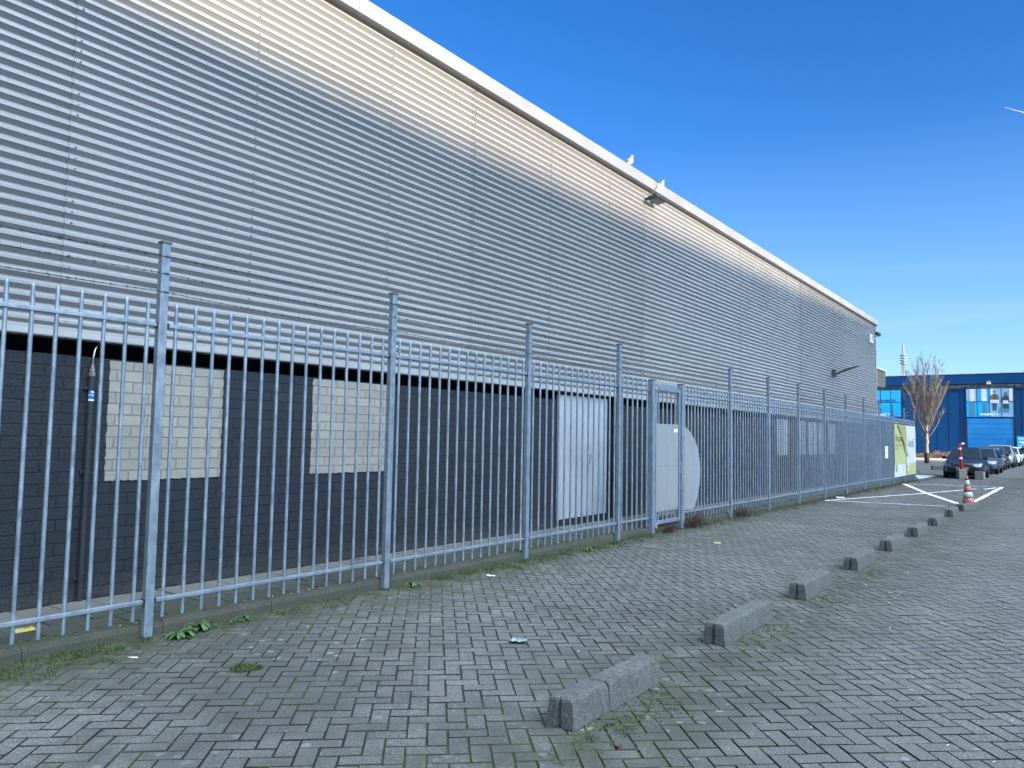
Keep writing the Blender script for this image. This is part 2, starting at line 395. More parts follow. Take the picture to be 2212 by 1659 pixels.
def part(name, mb, mat, parent=None, smooth=False, bevel=0, seg=2):
    o = ob(name, mb.mesh(name, mat, smooth), parent)
    if bevel:
        m = o.modifiers.new('bevel', 'BEVEL'); m.width = bevel; m.segments = seg; m.limit_method = 'ANGLE'; m.angle_limit = R(35)
    return o
def thing(name, label, cat, loc=(0, 0, 0), group=None, rz=0):
    o = bpy.data.objects.new(name, None); C.objects.link(o); o.location = loc; o.rotation_euler = (0, 0, rz)
    o.empty_display_size = .1
    return tag(o, label, cat, group)
def tag(o, label, cat, group=None, kind=None):
    o['label'] = label; o['category'] = cat
    if group: o['group'] = group
    if kind: o['kind'] = kind
    return o
def struct(name, mb, mat, **k):
    o = part(name, mb, mat, **k); o['kind'] = 'structure'; return o
def text_mb(txt, origin, xdir, zdir, size, org=(0, 0, 0), depth=.004, align='LEFT', sx=1.0, bold=0.0):
    cu = bpy.data.curves.new('lettering', 'FONT'); cu.body = txt; cu.size = size; cu.align_x = align; cu.extrude = 0; cu.offset = bold
    t = bpy.data.objects.new('lettering', cu); C.objects.link(t)
    dg = bpy.context.evaluated_depsgraph_get(); dg.update(); me = bpy.data.meshes.new_from_object(t.evaluated_get(dg))
    mb = MB(org); X = Vector(xdir); Z = Vector(zdir); O = Vector(origin); Nn = X.cross(Z)
    vs = [O + X * (v.co.x * sx) + Z * v.co.y for v in me.vertices]
    fs = [tuple(p.vertices) for p in me.polygons]
    mb.add(vs, fs)
    bpy.data.objects.remove(t); bpy.data.curves.remove(cu); bpy.data.meshes.remove(me)
    return mb

# ============================================================ GROUND
def grid_sheet(x0, x1, y0, y1, z): return MB().add([(x0, y0, z), (x1, y0, z), (x1, y1, z), (x0, y1, z)], [(0, 1, 2, 3)])
PX0, PX1, PY0, PY1 = -5.77, 1.6, -1.5, 46.0
struct('ground', grid_sheet(-1500, 1500, -1500, 1500, -.06), FARP)
struct('joint_bed', grid_sheet(-7.2, PX1, PY0, PY1, -.011), JOINT)
mbf = MB()
mbf.add([(-7.2, PY1, -.004), (60, PY1, -.004), (60, 160, -.004), (-60, 160, -.004), (-60, 36.5, -.004), (-7.2, 36.5, -.004)], [(0, 1, 2, 3, 4, 5)])
struct('added_asphalt', grid_sheet(PX1, 60, -60, PY1, -.004), simple('added_asphalt', (.028, .029, .030), .85, 0, .25, 3, .4, 120))  # unseen dark road added to cut light bounced onto the cladding
mbf.add([(-7.2, -60, -.004), (PX1, -60, -.004), (PX1, PY0, -.004), (-7.2, PY0, -.004)], [(0, 1, 2, 3)])
struct('road', mbf, FARP)

def pavers():
    w, g, ch = .1065, .0070, .0028
    ang = R(42.0); ca, sa = math.cos(ang), math.sin(ang)
    rects = []
    N = 520
    for i in range(-N, N):
        for j in range(-N, N):
            m = (i + j) % 4
            if m == 0: rects.append((i, j, 2, 1))
            elif m == 2: rects.append((i, j, 1, 2))
    A = np.array(rects, float) * w
    u0, v0 = A[:, 0], A[:, 1]; du, dv = A[:, 2], A[:, 3]
    cx = (u0 + du / 2) * ca - (v0 + dv / 2) * sa; cy = (u0 + du / 2) * sa + (v0 + dv / 2) * ca
    k = (cx > PX0 + .02) & (cx < PX1) & (cy > PY0) & (cy < PY1)
    u0, v0, du, dv, cx, cy = (q[k] for q in (u0, v0, du, dv, cx, cy)); n = len(u0)
    ju = rng.normal(0, .0012, n); jv = rng.normal(0, .0012, n); ja = rng.normal(0, .006, n)
    jz = rng.normal(0, .0011, n); tx = rng.normal(0, .006, n); ty = rng.normal(0, .006, n)
    V = np.zeros((n, 8, 3))
    hu = du / 2 - g / 2; hv = dv / 2 - g / 2
    sg = [(-1, -1), (1, -1), (1, 1), (-1, 1)]
    for q, (su, s_) in enumerate(sg):
        for lvl in (0, 1):
            a = su * (hu - (ch if lvl == 0 else 0)); b = s_ * (hv - (ch if lvl == 0 else 0))
            a2 = a * np.cos(ja) - b * np.sin(ja) + u0 + du / 2 + ju; b2 = a * np.sin(ja) + b * np.cos(ja) + v0 + dv / 2 + jv
            V[:, q + 4 * lvl, 0] = a2 * ca - b2 * sa; V[:, q + 4 * lvl, 1] = a2 * sa + b2 * ca
            V[:, q + 4 * lvl, 2] = jz + a * tx + b * ty - (.014 if lvl else 0)
    # gentle settlement of the surface
    und = .0035 * np.sin(V[:, :, 0] * 1.7 + .6) * np.sin(V[:, :, 1] * 1.1) 
    V[:, :, 2] += und - .0035
    V[:, :, 0] = np.maximum(V[:, :, 0], PX0)
    F0 = np.array([[0, 1, 2, 3], [0, 4, 5, 1], [1, 5, 6, 2], [2, 6, 7, 3], [3, 7, 4, 0]])
    F = (np.arange(n)[:, None, None] * 8 + F0[None]).reshape(-1, 4)
    me = bpy.data.meshes.new('paving'); me.vertices.add(n * 8); me.vertices.foreach_set('co', V.reshape(-1))
    me.loops.add(F.size); me.loops.foreach_set('vertex_index', F.reshape(-1).astype(np.int32))
    me.polygons.add(len(F)); me.polygons.foreach_set('loop_start', np.arange(0, F.size, 4, dtype=np.int32))
    me.update(calc_edges=True); me.validate()
    at = me.attributes.new('tint', 'FLOAT', 'FACE'); at.data.foreach_set('value', np.repeat(np.clip(rng.normal(.5, .24, n), 0, 1), 5))
    me.polygons.foreach_set('use_smooth', [False] * len(me.polygons)); me.materials.append(PAVER); me.materials.append(JOINT); me.polygons.foreach_set('material_index', np.tile(np.array([0, 1, 1, 1, 1], dtype=np.int32), n)); o = ob('paving', me); o['kind'] = 'structure'
pavers()

# kerb, tiles between kerb and wall
KX0, KX1, KZ = -5.905, -5.785, .10
mb = MB(); y = -3.67
while y < 38.4:
    y1 = min(y + 1.0, 38.4)
    jz = random.uniform(-.004, .004)
    prof = [(KX1, -.05), (KX1 + .004, KZ - .045), (KX1 - .006, KZ - .018), (KX1 - .026, KZ - .003), (KX0 + .02, KZ), (KX0, KZ - .006), (KX0, -.05)]
    mb.loft([[(a, yy, b + jz) for a, b in prof] for yy in (y + .0025, y1 - .0025)])
    y = y1
struct('kerb', mb, KERBC)
def tiles(name, x0, x1, nx, y0, y1, ly, z, mat, off=True):
    vs = []; fs = []; tt = []
    wx = (x1 - x0) / nx; g = .004
    for r in range(nx):
        y = y0 - (ly * .5 if off and r % 2 else 0)
        while y < y1:
            a, b = x0 + r * wx + g, x0 + (r + 1) * wx - g; c, d = y + g, y + ly - g; h = z + random.uniform(-.003, .003); t = random.uniform(-.003, .003)
            k = len(vs)
            vs += [(a + .003, c + .003, h), (b - .003, c + .003, h + t), (b - .003, d - .003, h + t), (a + .003, d - .003, h), (a, c, h - .012), (b, c, h - .012), (b, d, h - .012), (a, d, h - .012)]
            fs += [tuple(k + i for i in f) for f in ((0, 1, 2, 3), (0, 4, 5, 1), (1, 5, 6, 2), (2, 6, 7, 3), (3, 7, 4, 0))]
            tt += [random.random()] * 5; y += ly
    me = bpy.data.meshes.new(name); me.from_pydata(vs, [], fs); me.update()
    me.attributes.new('tint', 'FLOAT', 'FACE').data.foreach_set('value', tt)
    me.materials.append(mat); o = ob(name, me); o['kind'] = 'structure'
TZ = .096
struct('tile_bed', grid_sheet(-7.1, KX0 + .01, -4, 38.4, TZ - .008), JOINT)
tiles('path', -6.52, KX0 - .012, 2, -3.9, 38.4, .30, TZ, TILE)
tiles('edge_slabs', -6.93, -6.53, 1, -3.73, 35.6, .305, TZ + .004, TILEL, False)

# painted lines
def strip(mb, pts, w, z=.0075, jit=.0):
    pts = [Vector((p[0], p[1], 0)) for p in pts]; dense = []
    for a, b in zip(pts, pts[1:]):
        n = max(2, int((b - a).length / .25)); dense += [a.lerp(b, i / n) for i in range(n)]
    dense.append(pts[-1]); vs = []; fs = []
    for i, p in enumerate(dense):
        t = (dense[min(i + 1, len(dense) - 1)] - dense[max(i - 1, 0)]).normalized(); nn = Vector((-t.y, t.x, 0))
        w1 = w / 2 + random.uniform(-jit, jit); w2 = w / 2 + random.uniform(-jit, jit)
        vs += [p + nn * w1 + Vector((0, 0, z)), p - nn * w2 + Vector((0, 0, z))]
    for i in range(len(dense) - 1): fs.append((2 * i, 2 * i + 1, 2 * i + 3, 2 * i + 2))
    mb.add(vs, fs)
mb = MB()
strip(mb, [(-5.54, 21.85), (-4.99, 23.85), (-3.96, 27.78), (-2.97, 32.16)], .075, .0075, .008)
strip(mb, [(-2.74, 32.16), (-2.47, 33.7)], .095, .0075, .01)
strip(mb, [(-5.54, 21.85), (-4.62, 22.06), (-2.72, 22.40)], .07, .0085, .006)
strip(mb, [(-5.45, 33.2), (-4.0, 27.96), (-2.65, 23.75)], .13, .0095, .02)
strip(mb, [(-5.6, 33.3), (-4.33, 33.95), (-3.6, 34.2), (-2.82, 34.28), (-2.30, 34.32)], .08, .0080, .015)
strip(mb, [(-2.36, 24.1), (-2.33, 34.3)], .12, .0100, .02)
struct('road_markings', mb, PAINTW)
# pale flagstones beyond the fence end
mb = MB()
for i in range(3):
    for j in range(5): mb.box((-7.6 + i * .62 + .01, 38.9 + j * .9 + .01, -.05), (-7.6 + (i + 1) * .62 - .01, 38.9 + (j + 1) * .9 - .01, .012 + random.uniform(0, .006)))
struct('flagstones', mb, m_concrete('pale_flagstone', (.26, .28, .30), (.38, .40, .42), .1))

# ============================================================ WAREHOUSE
YA, YB_ = -9.0, 35.6
hall = thing('warehouse', 'long warehouse clad in silver horizontal corrugated sheet over dark painted blockwork', 'warehouse', (-18, 13.3, 0))
ho = hall.location.copy()
PITCH_C, DEP = .0945, .040
ZL0, ZTOP = 2.42, 6.62
XC = -6.88
def clad_profile():
    pts = []; z = ZL0; k = 0
    while z < ZTOP - .001:
        o = .0022 if k % 5 == 0 else 0
        p = PITCH_C
        pts += [(XC - DEP, z), (XC - DEP, z + .02 * p), (XC + o, z + .40 * p), (XC + o, z + .67 * p)]      # underside, outer flat; the top slope follows
        z += p; k += 1
    return pts
prof = clad_profile()
seamsY = [2.905, 8.30, 13.66, 19.1, 24.5, 29.9]
edges = [YA] + seamsY + [YB_ - .04]
mb = MB(ho)
for i in range(len(edges) - 1):
    o = .0025 * (i % 2)
    a, b = edges[i], edges[i + 1] + (.05 if o else 0)
    if i == len(edges) - 2: b = edges[i + 1]
    ny = max(2, int((b - a) / .8)); rows = []
    for q in range(ny + 1):
        yy = a + (b - a) * q / ny
        rows.append([(x + o + .0022 * math.sin(yy * 2.1 + z * .9) * math.sin(yy * .73 + z * 2.2), yy, z) for x, z in prof])
    mb.loft(rows, close=False, caps=False)
part('cladding', mb, CLAD, hall)
for sy in seamsY:
    mb = MB(ho); wz = [.0035 * math.sin(z * 37 + sy) for x, z in prof]
    mb.loft([[(x + .0040, sy - .0018 + w, z) for (x, z), w in zip(prof, wz)], [(x + .0040, sy + .0018 + w, z) for (x, z), w in zip(prof, wz)]], close=False, caps=False)
    part('panel_seam', mb, SEAM, hall)
screw_me = MB().tube([(0, 0, 0), (.005, 0, 0)], .010, 8).tube([(.005, 0, 0), (.010, 0, 0)], .006, 6).mesh('screw', SCREW)
spots = []
for ci, sy in enumerate([2.958, 4.72, 6.67, 8.34, 10.33, 12.28, 13.70, 15.7, 17.5, 19.14, 21.2, 23.0, 24.54, 26.6, 28.3, 29.94, 32.0, 33.8]):
    k = 0; z = ZL0
    while z < ZTOP - .06:
        if (k * 3 + ci) % 5 in (0, 2, 3) or k % 5 == 0: spots.append((XC, sy, z + .54 * PITCH_C))
        z += PITCH_C; k += 1
spots.sort(key=lambda p: Vector(p).length)
for p in spots[:96]: ob('screw', screw_me, hall, Vector(p) - ho)
mb = MB(ho)
for x, y, z in spots[96:]: mb.tube([(x, y, z), (x + .010, y, z)], .010, 6)
o = part('screw', mb, SCREW, hall); o['kind'] = 'stuff'
part('drip_flashing', MB(ho).loft([[(-7.02, yy, 2.335), (-6.868, yy, 2.335), (-6.862, yy, 2.345), (-6.864, yy, 2.385), (-6.872, yy, 2.387), (-6.872, yy, 2.425), (-7.02, yy, 2.425)] for yy in (YA, YB_)]), LIP, hall)
# coping with joints
mb = MB(ho); ycut = [YA, -4.0, 0.2, 6.0, 10.3, 14.5, 18.7, 22.9, 27.1, 31.3, YB_ + .06]
for a, b in zip(ycut, ycut[1:]):
    mb.loft([[(-7.25, yy, 6.60), (-6.80, yy, 6.595), (-6.785, yy, 6.60), (-6.785, yy, 6.80), (-6.80, yy, 6.815), (-7.25, yy, 6.85)] for yy in (a + .002, b - .002)])
part('coping', mb, COPE, hall)
part('corner_flashing', MB(ho).loft([[(-7.05, YB_ - .05, zz), (-6.865, YB_ - .05, zz), (-6.86, YB_ + .02, zz), (-7.05, YB_ + .02, zz)] for zz in (2.34, 6.595)]), LIP, hall)
XB = -6.955
part('roof', MB(ho).box((-29.9, YA + .1, 6.45), (-7.26, YB_ - .1, 6.70)), GREYCL, hall)
# blockwork base wall: two runs with the dark niche and dark joints between
mb = MB(ho)
mb.box((-7.20, YA, 0), (XB, 10.70, 2.20)); mb.box((-7.20, 10.70, 2.31), (XB - .012, 12.44, 2.333)); mb.box((-7.20, 12.86, 0), (XB, 17.81, 2.20)); mb.box((-7.20, 17.825, 0), (XB, 20.17, 2.20)); mb.box((-7.20, 20.185, 0), (XB, YB_, 2.20))
mb.box((-30, YA, 0), (-7.21, YA + .3, 6.44)); mb.box((-30, YB_ - .3, 0), (-7.21, YB_ - .01, 6.44)); mb.box((-30, YA + .31, 0), (-29.7, YB_ - .31, 6.44))
part('base_wall', mb, BRICK, hall)
part('shade_backing', MB(ho).box((-7.40, YA + .3, 2.0), (-7.205, YB_ - .3, 6.5)).box((-7.40, 10.70, .05), (-7.205, 12.86, 2.0)).box((-7.40, 17.7, .05), (-7.205, 17.9, 2.0)).box((-7.40, 20.1, .05), (-7.205, 20.3, 2.0)), BLACK, hall)  # black backing paints the shade in the lip gap, niche and joints
# bricked-up windows, ragged paint line at the foot
def ragged(y0, y1, z0, z1):
    n = 46; lo = []
    for i in range(n + 1):
        yy = y0 + (y1 - y0) * i / n; lo.append((XB + .006, yy, z0 + random.uniform(-.006, .006)))
    m = 30; rt = [(XB + .006, y1 + random.uniform(-.006, .006), z0 + (z1 - z0) * (i + .5) / m) for i in range(m)]
    lf = [(XB + .006, y0 + random.uniform(-.006, .006), z1 - (z1 - z0) * (i + .5) / m) for i in range(m)]
    return MB(ho).prism(lo + rt + [(XB + .006, y1, z1), (XB + .006, y0, z1)] + lf, (-.02, 0, 0))
for y0, y1 in ((3.385, 4.52), (5.655, 6.845)):
    o = part('bricked_up_window', ragged(y0, y1, 1.115, 2.185), BRICKP, hall); o['label'] = 'pale unpainted blockwork filling a former window'
# narrow dark ventilation slots and chips
mb = MB(ho)
for yy, zz in ((2.913, .33), (9.1, .42)): mb.box((XB, yy - .008, zz), (XB + .002, yy + .006, zz + .09))
part('vent_slot', mb, BLACK, hall)
# steel double door
d = part('double_door', MB(ho).box((-7.05, 10.735, .215), (-6.945, 11.60, 2.285)).box((-7.05, 11.612, .215), (-6.948, 12.40, 2.285)), DOORM, hall, bevel=.004)
part('door_handle', MB(ho).box((-6.948, 11.74, 1.11), (-6.938, 11.785, 1.38)).box((-6.938, 11.75, 1.262), (-6.90, 11.77, 1.28)).box((-6.905, 11.75, 1.262), (-6.895, 11.86, 1.28)), STEELL, d)
part('door_seal', MB(ho).box((-7.0, 11.600, .215), (-6.95, 11.612, 2.285)), simple('brass_strip', (.4, .34, .22), .5, .3), d)
part('door_frame', MB(ho).box((-7.1, 10.702, .10), (-6.95, 10.733, 2.305)).box((-7.1, 12.402, .10), (-6.95, 12.43, 2.305)).box((-7.1, 10.733, 2.287), (-6.95, 12.402, 2.305)).box((-7.1, 10.733, .10), (-6.96, 12.402, .205)), DARKP, hall)
# white lattice windows
for y0, y1 in ((22.33, 23.29), (24.38, 25.06), (25.46, 26.48), (26.72, 27.10), (27.95, 28.84)):
    o = part('lattice_window', MB(ho).box((XB - .02, y0, 1.19), (XB + .004, y1, 2.19)), BLACK, hall)
    mb = MB(ho); n = 13
    for i in range(n + 1):
        zz = 1.19 + i * 1.0 / n; mb.box((XB + .004, y0, zz - .017), (XB + .020, y1, zz + .017))
    m = max(3, int((y1 - y0) / .145))
    for i in range(m + 1):
        yy = y0 + (y1 - y0) * i / m
        for q in range(n): mb.box((XB + .005, yy - .035, 1.19 + q / n + .0175), (XB + .018, yy + .035, 1.19 + (q + 1) / n - .0175))
    part('lattice', mb, LATT, o)

# conduit on the wall
cd = thing('conduit_pipe', 'thin dark grey vertical pipe with a blue sticker clamped to the wall', 'pipe', (-6.92, 3.217, .1)); co = cd.location.copy()
part('pipe', MB(co).tube([(-6.918, 3.217, .10), (-6.918, 3.219, 2.03)], .024, 12), PIPE, cd, smooth=False)
for zz in (.29, 1.20, 1.925): part('pipe_clamp', MB(co).tube([(-6.918, 3.218, zz - .012), (-6.918, 3.218, zz + .012)], .029, 12).box((-6.955, 3.17, zz - .012), (-6.93, 3.265, zz + .012)), PIPE, cd)
part('gland_nut', MB(co).tube([(-6.918, 3.219, 2.03), (-6.918, 3.219, 2.065)], .027, 6).tube([(-6.918, 3.219, 2.075), (-6.918, 3.219, 2.10)], .022, 6).tube([(-6.918, 3.219, 2.06), (-6.918, 3.219, 2.13)], .013, 8), STEELL, cd)
part('steel_tail', MB(co).tube([(-6.918, 3.219, 2.13), (-6.92, 3.222, 2.2), (-6.925, 3.235, 2.265), (-6.94, 3.26, 2.30), (-6.95, 3.28, 2.335)], .0075, 8), STEELL, cd, smooth=True)
st = part('sticker', MB(co).loft([[(-6.918 + .0255 * math.cos(q), 3.218 + .0255 * math.sin(q), zz) for q in [R(a) for a in range(-75, 60, 15)]] for zz in (1.815, 1.907)], close=False, caps=False), STICK, cd)
mb = MB(co)
for z0, z1 in ((1.815, 1.829), (1.858, 1.861), (1.868, 1.871)): mb.loft([[(-6.918 + .0262 * math.cos(q), 3.218 + .0262 * math.sin(q), zz) for q in [R(a) for a in range(-72, 58, 13)]] for zz in (z0, z1)], close=False, caps=False)
mb.loft([[(-6.918 + .0262 * math.cos(q), 3.218 + .0262 * math.sin(q), zz) for q in [R(a) for a in range(-30, 31, 10)]] for zz in (1.886, 1.898)], close=False, caps=False)
part('sticker_print', mb, WHITE, st)

# floodlight, CCTV camera, street lamp arm
fl = thing('floodlight', 'dark flat floodlight under the roof edge of the silver warehouse', 'floodlight', (-6.85, 13.74, 6.35)); fo = fl.location.copy()
part('lamp_housing', MB(fo).loft([[(-6.60, yy, 6.44), (-6.79, yy, 6.40), (-6.80, yy, 6.33), (-6.585, yy, 6.37)] for yy in (13.68, 14.14)]), DARKP, fl, bevel=.01)
part('lamp_glass', MB(fo).add([(-6.78, 13.71, 6.329), (-6.61, 13.71, 6.361), (-6.61, 14.11, 6.361), (-6.78, 14.11, 6.329)], [(0, 1, 2, 3)]), simple('lamp_glass', (.030, .028, .026), .35), fl)
for yy in (13.76, 14.02): part('bracket', MB(fo).box((-6.9, yy, 6.36), (-6.74, yy + .04, 6.40)), DARKP, fl)
cb = thing('lamp_cable', 'black cable looping over the roof edge down to the floodlight', 'cable', (-6.77, 13.97, 6.8))
part('cable', MB(cb.location).tube([(-6.95, 13.86, 6.84), (-6.84, 13.90, 6.845), (-6.77, 13.96, 6.83), (-6.74, 14.0, 6.76), (-6.745, 13.98, 6.66), (-6.77, 13.92, 6.57), (-6.83, 13.84, 6.46), (-6.86, 13.80, 6.41)], .008, 6), DARKP, cb, smooth=True)
cc = thing('security_camera', 'small white and black security camera at the far corner of the warehouse', 'camera', (-6.8, 34.9, 5.9)); c0 = cc.location.copy()
part('mount_box', MB(c0).box((-6.88, 34.35, 5.74), (-6.80, 34.75, 6.08)), WHITE, cc, bevel=.01)
part('bracket_arm', MB(c0).tube([(-6.81, 34.6, 5.90), (-6.70, 34.62, 5.92), (-6.60, 34.66, 6.04)], .025, 8), WHITE, cc)
part('camera_body', MB(c0).box((-6.68, 34.40, 6.04), (-6.55, 34.95, 6.17)), DARKP, cc, bevel=.02)
lm = thing('wall_lamp', 'dark street lamp arm reaching out from the corrugated wall', 'lamp', (-6.85, 28.3, 4.0)); l0 = lm.location.copy()
part('junction_box', MB(l0).box((-6.87, 28.18, 3.86), (-6.76, 28.42, 4.12)), GREYCL, lm, bevel=.01)
part('lamp_arm', MB(l0).tube([(-6.77, 28.3, 3.95), (-6.60, 28.28, 4.02), (-6.42, 28.25, 4.08)], .03, 8), DARKP, lm)
part('lamp_head', MB(l0).loft([[(x, 28.25 + s * w, z + dz) for s, dz in ((-1, 0), (1, 0), (.7, h), (-.7, h))] for x, z, w, h in ((-6.58, 4.0, .05, .05), (-6.45, 4.05, .11, .06), (-6.12, 4.16, .10, .04), (-5.98, 4.21, .04, .015))]), DARKP, lm)

# ============================================================ FENCE
FX = -5.75
POST_N = [.68, 3.18, 5.68, 8.17, 10.62]
POST_F = [15.39, 17.83, 20.20, 22.68, 25.20, 27.63, 30.14, 32.64, 35.12, 37.50]
bar_me = MB().lathe([(.0145, 0), (.0145, .002), (.0145, .01), (.0145, 2.408), (.0143, 2.414), (.0115, 2.428), (.005, 2.436)], n=12).mesh('bar', GALV, True)
post_me = MB().box((-.03, -.035, 0), (.03, .035, 3.035)).mesh('post', GALV)
cap_me = MB().box((-.036, -.041, 3.035), (.036, .041, 3.05)).mesh('post_cap', CAPM)
def add_post(par, y, org):
    p = ob('post', post_me, par, (FX - org[0] + random.uniform(-.004, .004), y - org[1], 0))
    m = p.modifiers.new('bevel', 'BEVEL'); m.width = .006; m.segments = 2
    p.rotation_euler = (random.uniform(-.003, .003), random.uniform(-.003, .003), 0)
    ob('post_cap', cap_me, p)
nbar = [0]
def add_panel(par, y0, y1, org, stuff=None):
    a, b = y0 + .045, y1 - .045
    for z0 in (.256, 2.374):
        o = part('rail', MB(org).box((FX - .02, a, z0), (FX + .02, b, z0 + .029)), GALV, par, bevel=.003)
        for ya, yb in ((a - .012, a + .006), (b - .006, b + .012)):
            part('rail_bracket', MB(org).box((FX - .024, ya, z0 - .006), (FX + .024, yb, z0 + .035)), DARKP, o)
    n = int(round((b - a) / .1585)); ys = [a + .075 + i * ((b - a - .15) / (n - 1)) for i in range(n)]
    for yy in ys:
        loc = (FX - org[0] + random.uniform(-.002, .002), yy - org[1] + random.uniform(-.004, .004), .134)
        if stuff is None or nbar[0] < 100:
            ob('bar', bar_me, par, loc); nbar[0] += 1
        else: stuff.append((loc[0], loc[1]))
    return o
def add_wires(par, ys, org):
    for zz in (2.93, 2.795, 2.65):
        pts = []; barbs = MB(org)
        mb = MB(org); allp = []
        for a, b in zip(ys, ys[1:]):
            n = max(4, int((b - a) / .06)); sag = random.uniform(.006, .03)
            for i in range(n):
                t = i / n; allp.append((FX + .036, a + (b - a) * t, zz - sag * 4 * t * (1 - t)))
        allp.append((FX + .036, ys[-1], zz))
        for ph in (0, math.pi):
            mb.tube([(p[0] + .003 * math.cos(p[1] * 40 + ph), p[1], p[2] + .003 * math.sin(p[1] * 40 + ph)) for p in allp], .0021, 3, cap=False)
        y = ys[0] + .1
        while y < ys[-1] - .05:
            i = min(range(len(allp)), key=lambda k: abs(allp[k][1] - y)) if False else int((y - ys[0]) / (ys[-1] - ys[0]) * (len(allp) - 1)); p = Vector(allp[i])
            for s_ in (0, 1):
                q = random.uniform(0, 3.14); dv = Vector((math.cos(q) * .010, random.uniform(-.008, .008), math.sin(q) * .016))
                mb.tube([p - dv, p + dv], .0017, 3)
            y += random.uniform(.095, .115)
        part('barbed_wire', mb, WIRE, par)
fn = thing('steel_fence', 'galvanised steel bar fence left of the gate, its near posts taller than the gate', 'fence', (FX, 6.2, 0)); f0 = fn.location.copy()
for y in POST_N: add_post(fn, y, f0)
for a, b in zip(POST_N, POST_N[1:]): add_panel(fn, a, b, f0)
add_panel(fn, 10.62, 11.72, f0)
add_wires(fn, POST_N + [15.33], f0)
nbar[0] = 0; st_ = []
ff = thing('steel_fence', 'galvanised steel bar fence right of the gate running away to the banners', 'fence', (FX, 25, 0)); f1 = ff.location.copy()
for y in POST_F: add_post(ff, y, f1)
add_panel(ff, 13.0, POST_F[0], f1, st_)
for a, b in zip(POST_F, POST_F[1:]): add_panel(ff, a, b, f1, st_)
mb = MB()
for x, y in st_: mb.lathe([(.0145, .134), (.0145, 2.55), (.005, 2.57)], (x, y, 0), 8)
o = part('bar', mb, GALV, ff); o['kind'] = 'stuff'
add_wires(ff, POST_F, f1)
# return panel closing the far end against the hall
mb = MB(f1)
for z0 in (.256, 2.374): mb.box((-8.4, 37.48, z0), (FX - .05, 37.52, z0 + .029))
for i in range(16): mb.lathe([(.0145, .134), (.0145, 2.55), (.005, 2.57)], (FX - .16 - i * .158, 37.5, 0), 8)
for zz in (2.93, 2.795, 2.65): mb.tube([(FX, 37.5, zz), (-8.4, 37.5, zz)], .004, 4)
mb.box((-8.43, 37.465, 0), (-8.37, 37.535, 3.035))
part('return_panel', mb, GALV, ff)
# half-round guard sheet riveted to the bars beside the gate
hp = [(12.99, 1.829), (13.10, 1.812), (13.22, 1.767), (13.36, 1.70), (13.48, 1.613), (13.59, 1.52), (13.668, 1.412), (13.74, 1.28), (13.778, 1.111), (13.79, .93), (13.753, .727), (13.70, .58), (13.619, .458), (13.53, .36), (13.462, .300), (12.99, .318)]
o = part('guard_sheet', MB(f1).prism([(FX + .019, a, b) for a, b in hp], (.003, 0, 0)), SHEET, ff); o['label'] = 'half-round grey metal guard sheet'
mb = MB(f1)
for a, b in hp[1:-1:2]: mb.tube([(FX + .022, a - .025, b - .02), (FX + .026, a - .025, b - .02)], .009, 6)
for i in range(4): mb.tube([(FX + .022, 13.1 + i * .16, 1.11), (FX + .026, 13.1 + i * .16, 1.11)], .009, 6)
part('rivets', mb, CAPM, o)

# ------------------------------------------------------------ gate
gt = thing('pedestrian_gate', 'narrow galvanised gate with a metal sheet between two thick posts', 'gate', (FX, 12.3, 0)); g0 = gt.location.copy()
for yy, nm in ((11.78, 0), (12.96, 1)):
    p = part('gate_post', MB(g0).box((FX - .05, yy - .05, 0), (FX + .05, yy + .05, 2.555)), GALV, gt, bevel=.008)
    part('post_cap', MB(g0).box((FX - .056, yy - .056, 2.555), (FX + .056, yy + .056, 2.57)), CAPM, p)
fr = part('gate_leaf', MB(g0).box((FX - .03, 11.88, .14), (FX + .03, 12.88, .20)).box((FX - .03, 11.88, 2.40), (FX + .03, 12.88, 2.46)).box((FX - .03, 11.88, .201), (FX + .03, 11.94, 2.399)).box((FX - .03, 12.82, .201), (FX + .03, 12.88, 2.399)), GALV, gt, bevel=.004)
for i in range(5): part('gate_bar', MB(g0).tube([(FX, 12.05 + i * .165, .20), (FX, 12.05 + i * .165, 2.40)], .0145, 10), GALV, fr)
sh = part('gate_sheet', MB(g0).box((FX + .031, 11.89, .355), (FX + .034, 12.77, 1.835)), SHEET, fr)
mb = MB(g0)
for zz in (1.805, 1.12, .385):
    for i in range(5): mb.tube([(FX + .034, 12.05 + i * .165, zz), (FX + .040, 12.05 + i * .165, zz)], .009, 6)
part('rivets', mb, CAPM, sh)
part('name_sticker', MB(g0).box((FX + .034, 12.60, 1.70), (FX + .0355, 12.75, 1.755)), WHITE, sh)
part('spike_strip', MB(g0).prism([(FX - .015, 11.9, 2.46), (FX - .015, 12.86, 2.46)] + [(FX - .015, 12.86 - (i + .5 * (j)) * .08, 2.49 + .05 * j) for i in range(12) for j in (0, 1)] + [(FX - .015, 11.9, 2.49)], (.003, 0, 0)), GALV, fr)
part('lintel_sheet', MB(g0).box((FX - .05, 11.83, 2.535), (FX - .045, 12.91, 2.56)).box((FX - .046, 11.83, 2.44), (FX - .043, 12.91, 2.535)), LIP, gt)
for zz in (.14, 2.44):
    part('hinge', MB(g0).tube([(FX + .045, 11.87, zz - .05), (FX + .045, 11.87, zz + .05)], .024, 10).box((FX + .02, 11.79, zz - .03), (FX + .06, 11.86, zz + .02)).tube([(FX + .03, 11.87, zz), (FX + .03, 12.02, zz + .02)], .012, 8), STEELL, gt)
part('lock_case', MB(g0).box((FX - .035, 12.881, .98), (FX + .035, 12.905, 1.24)), STEELL, fr)

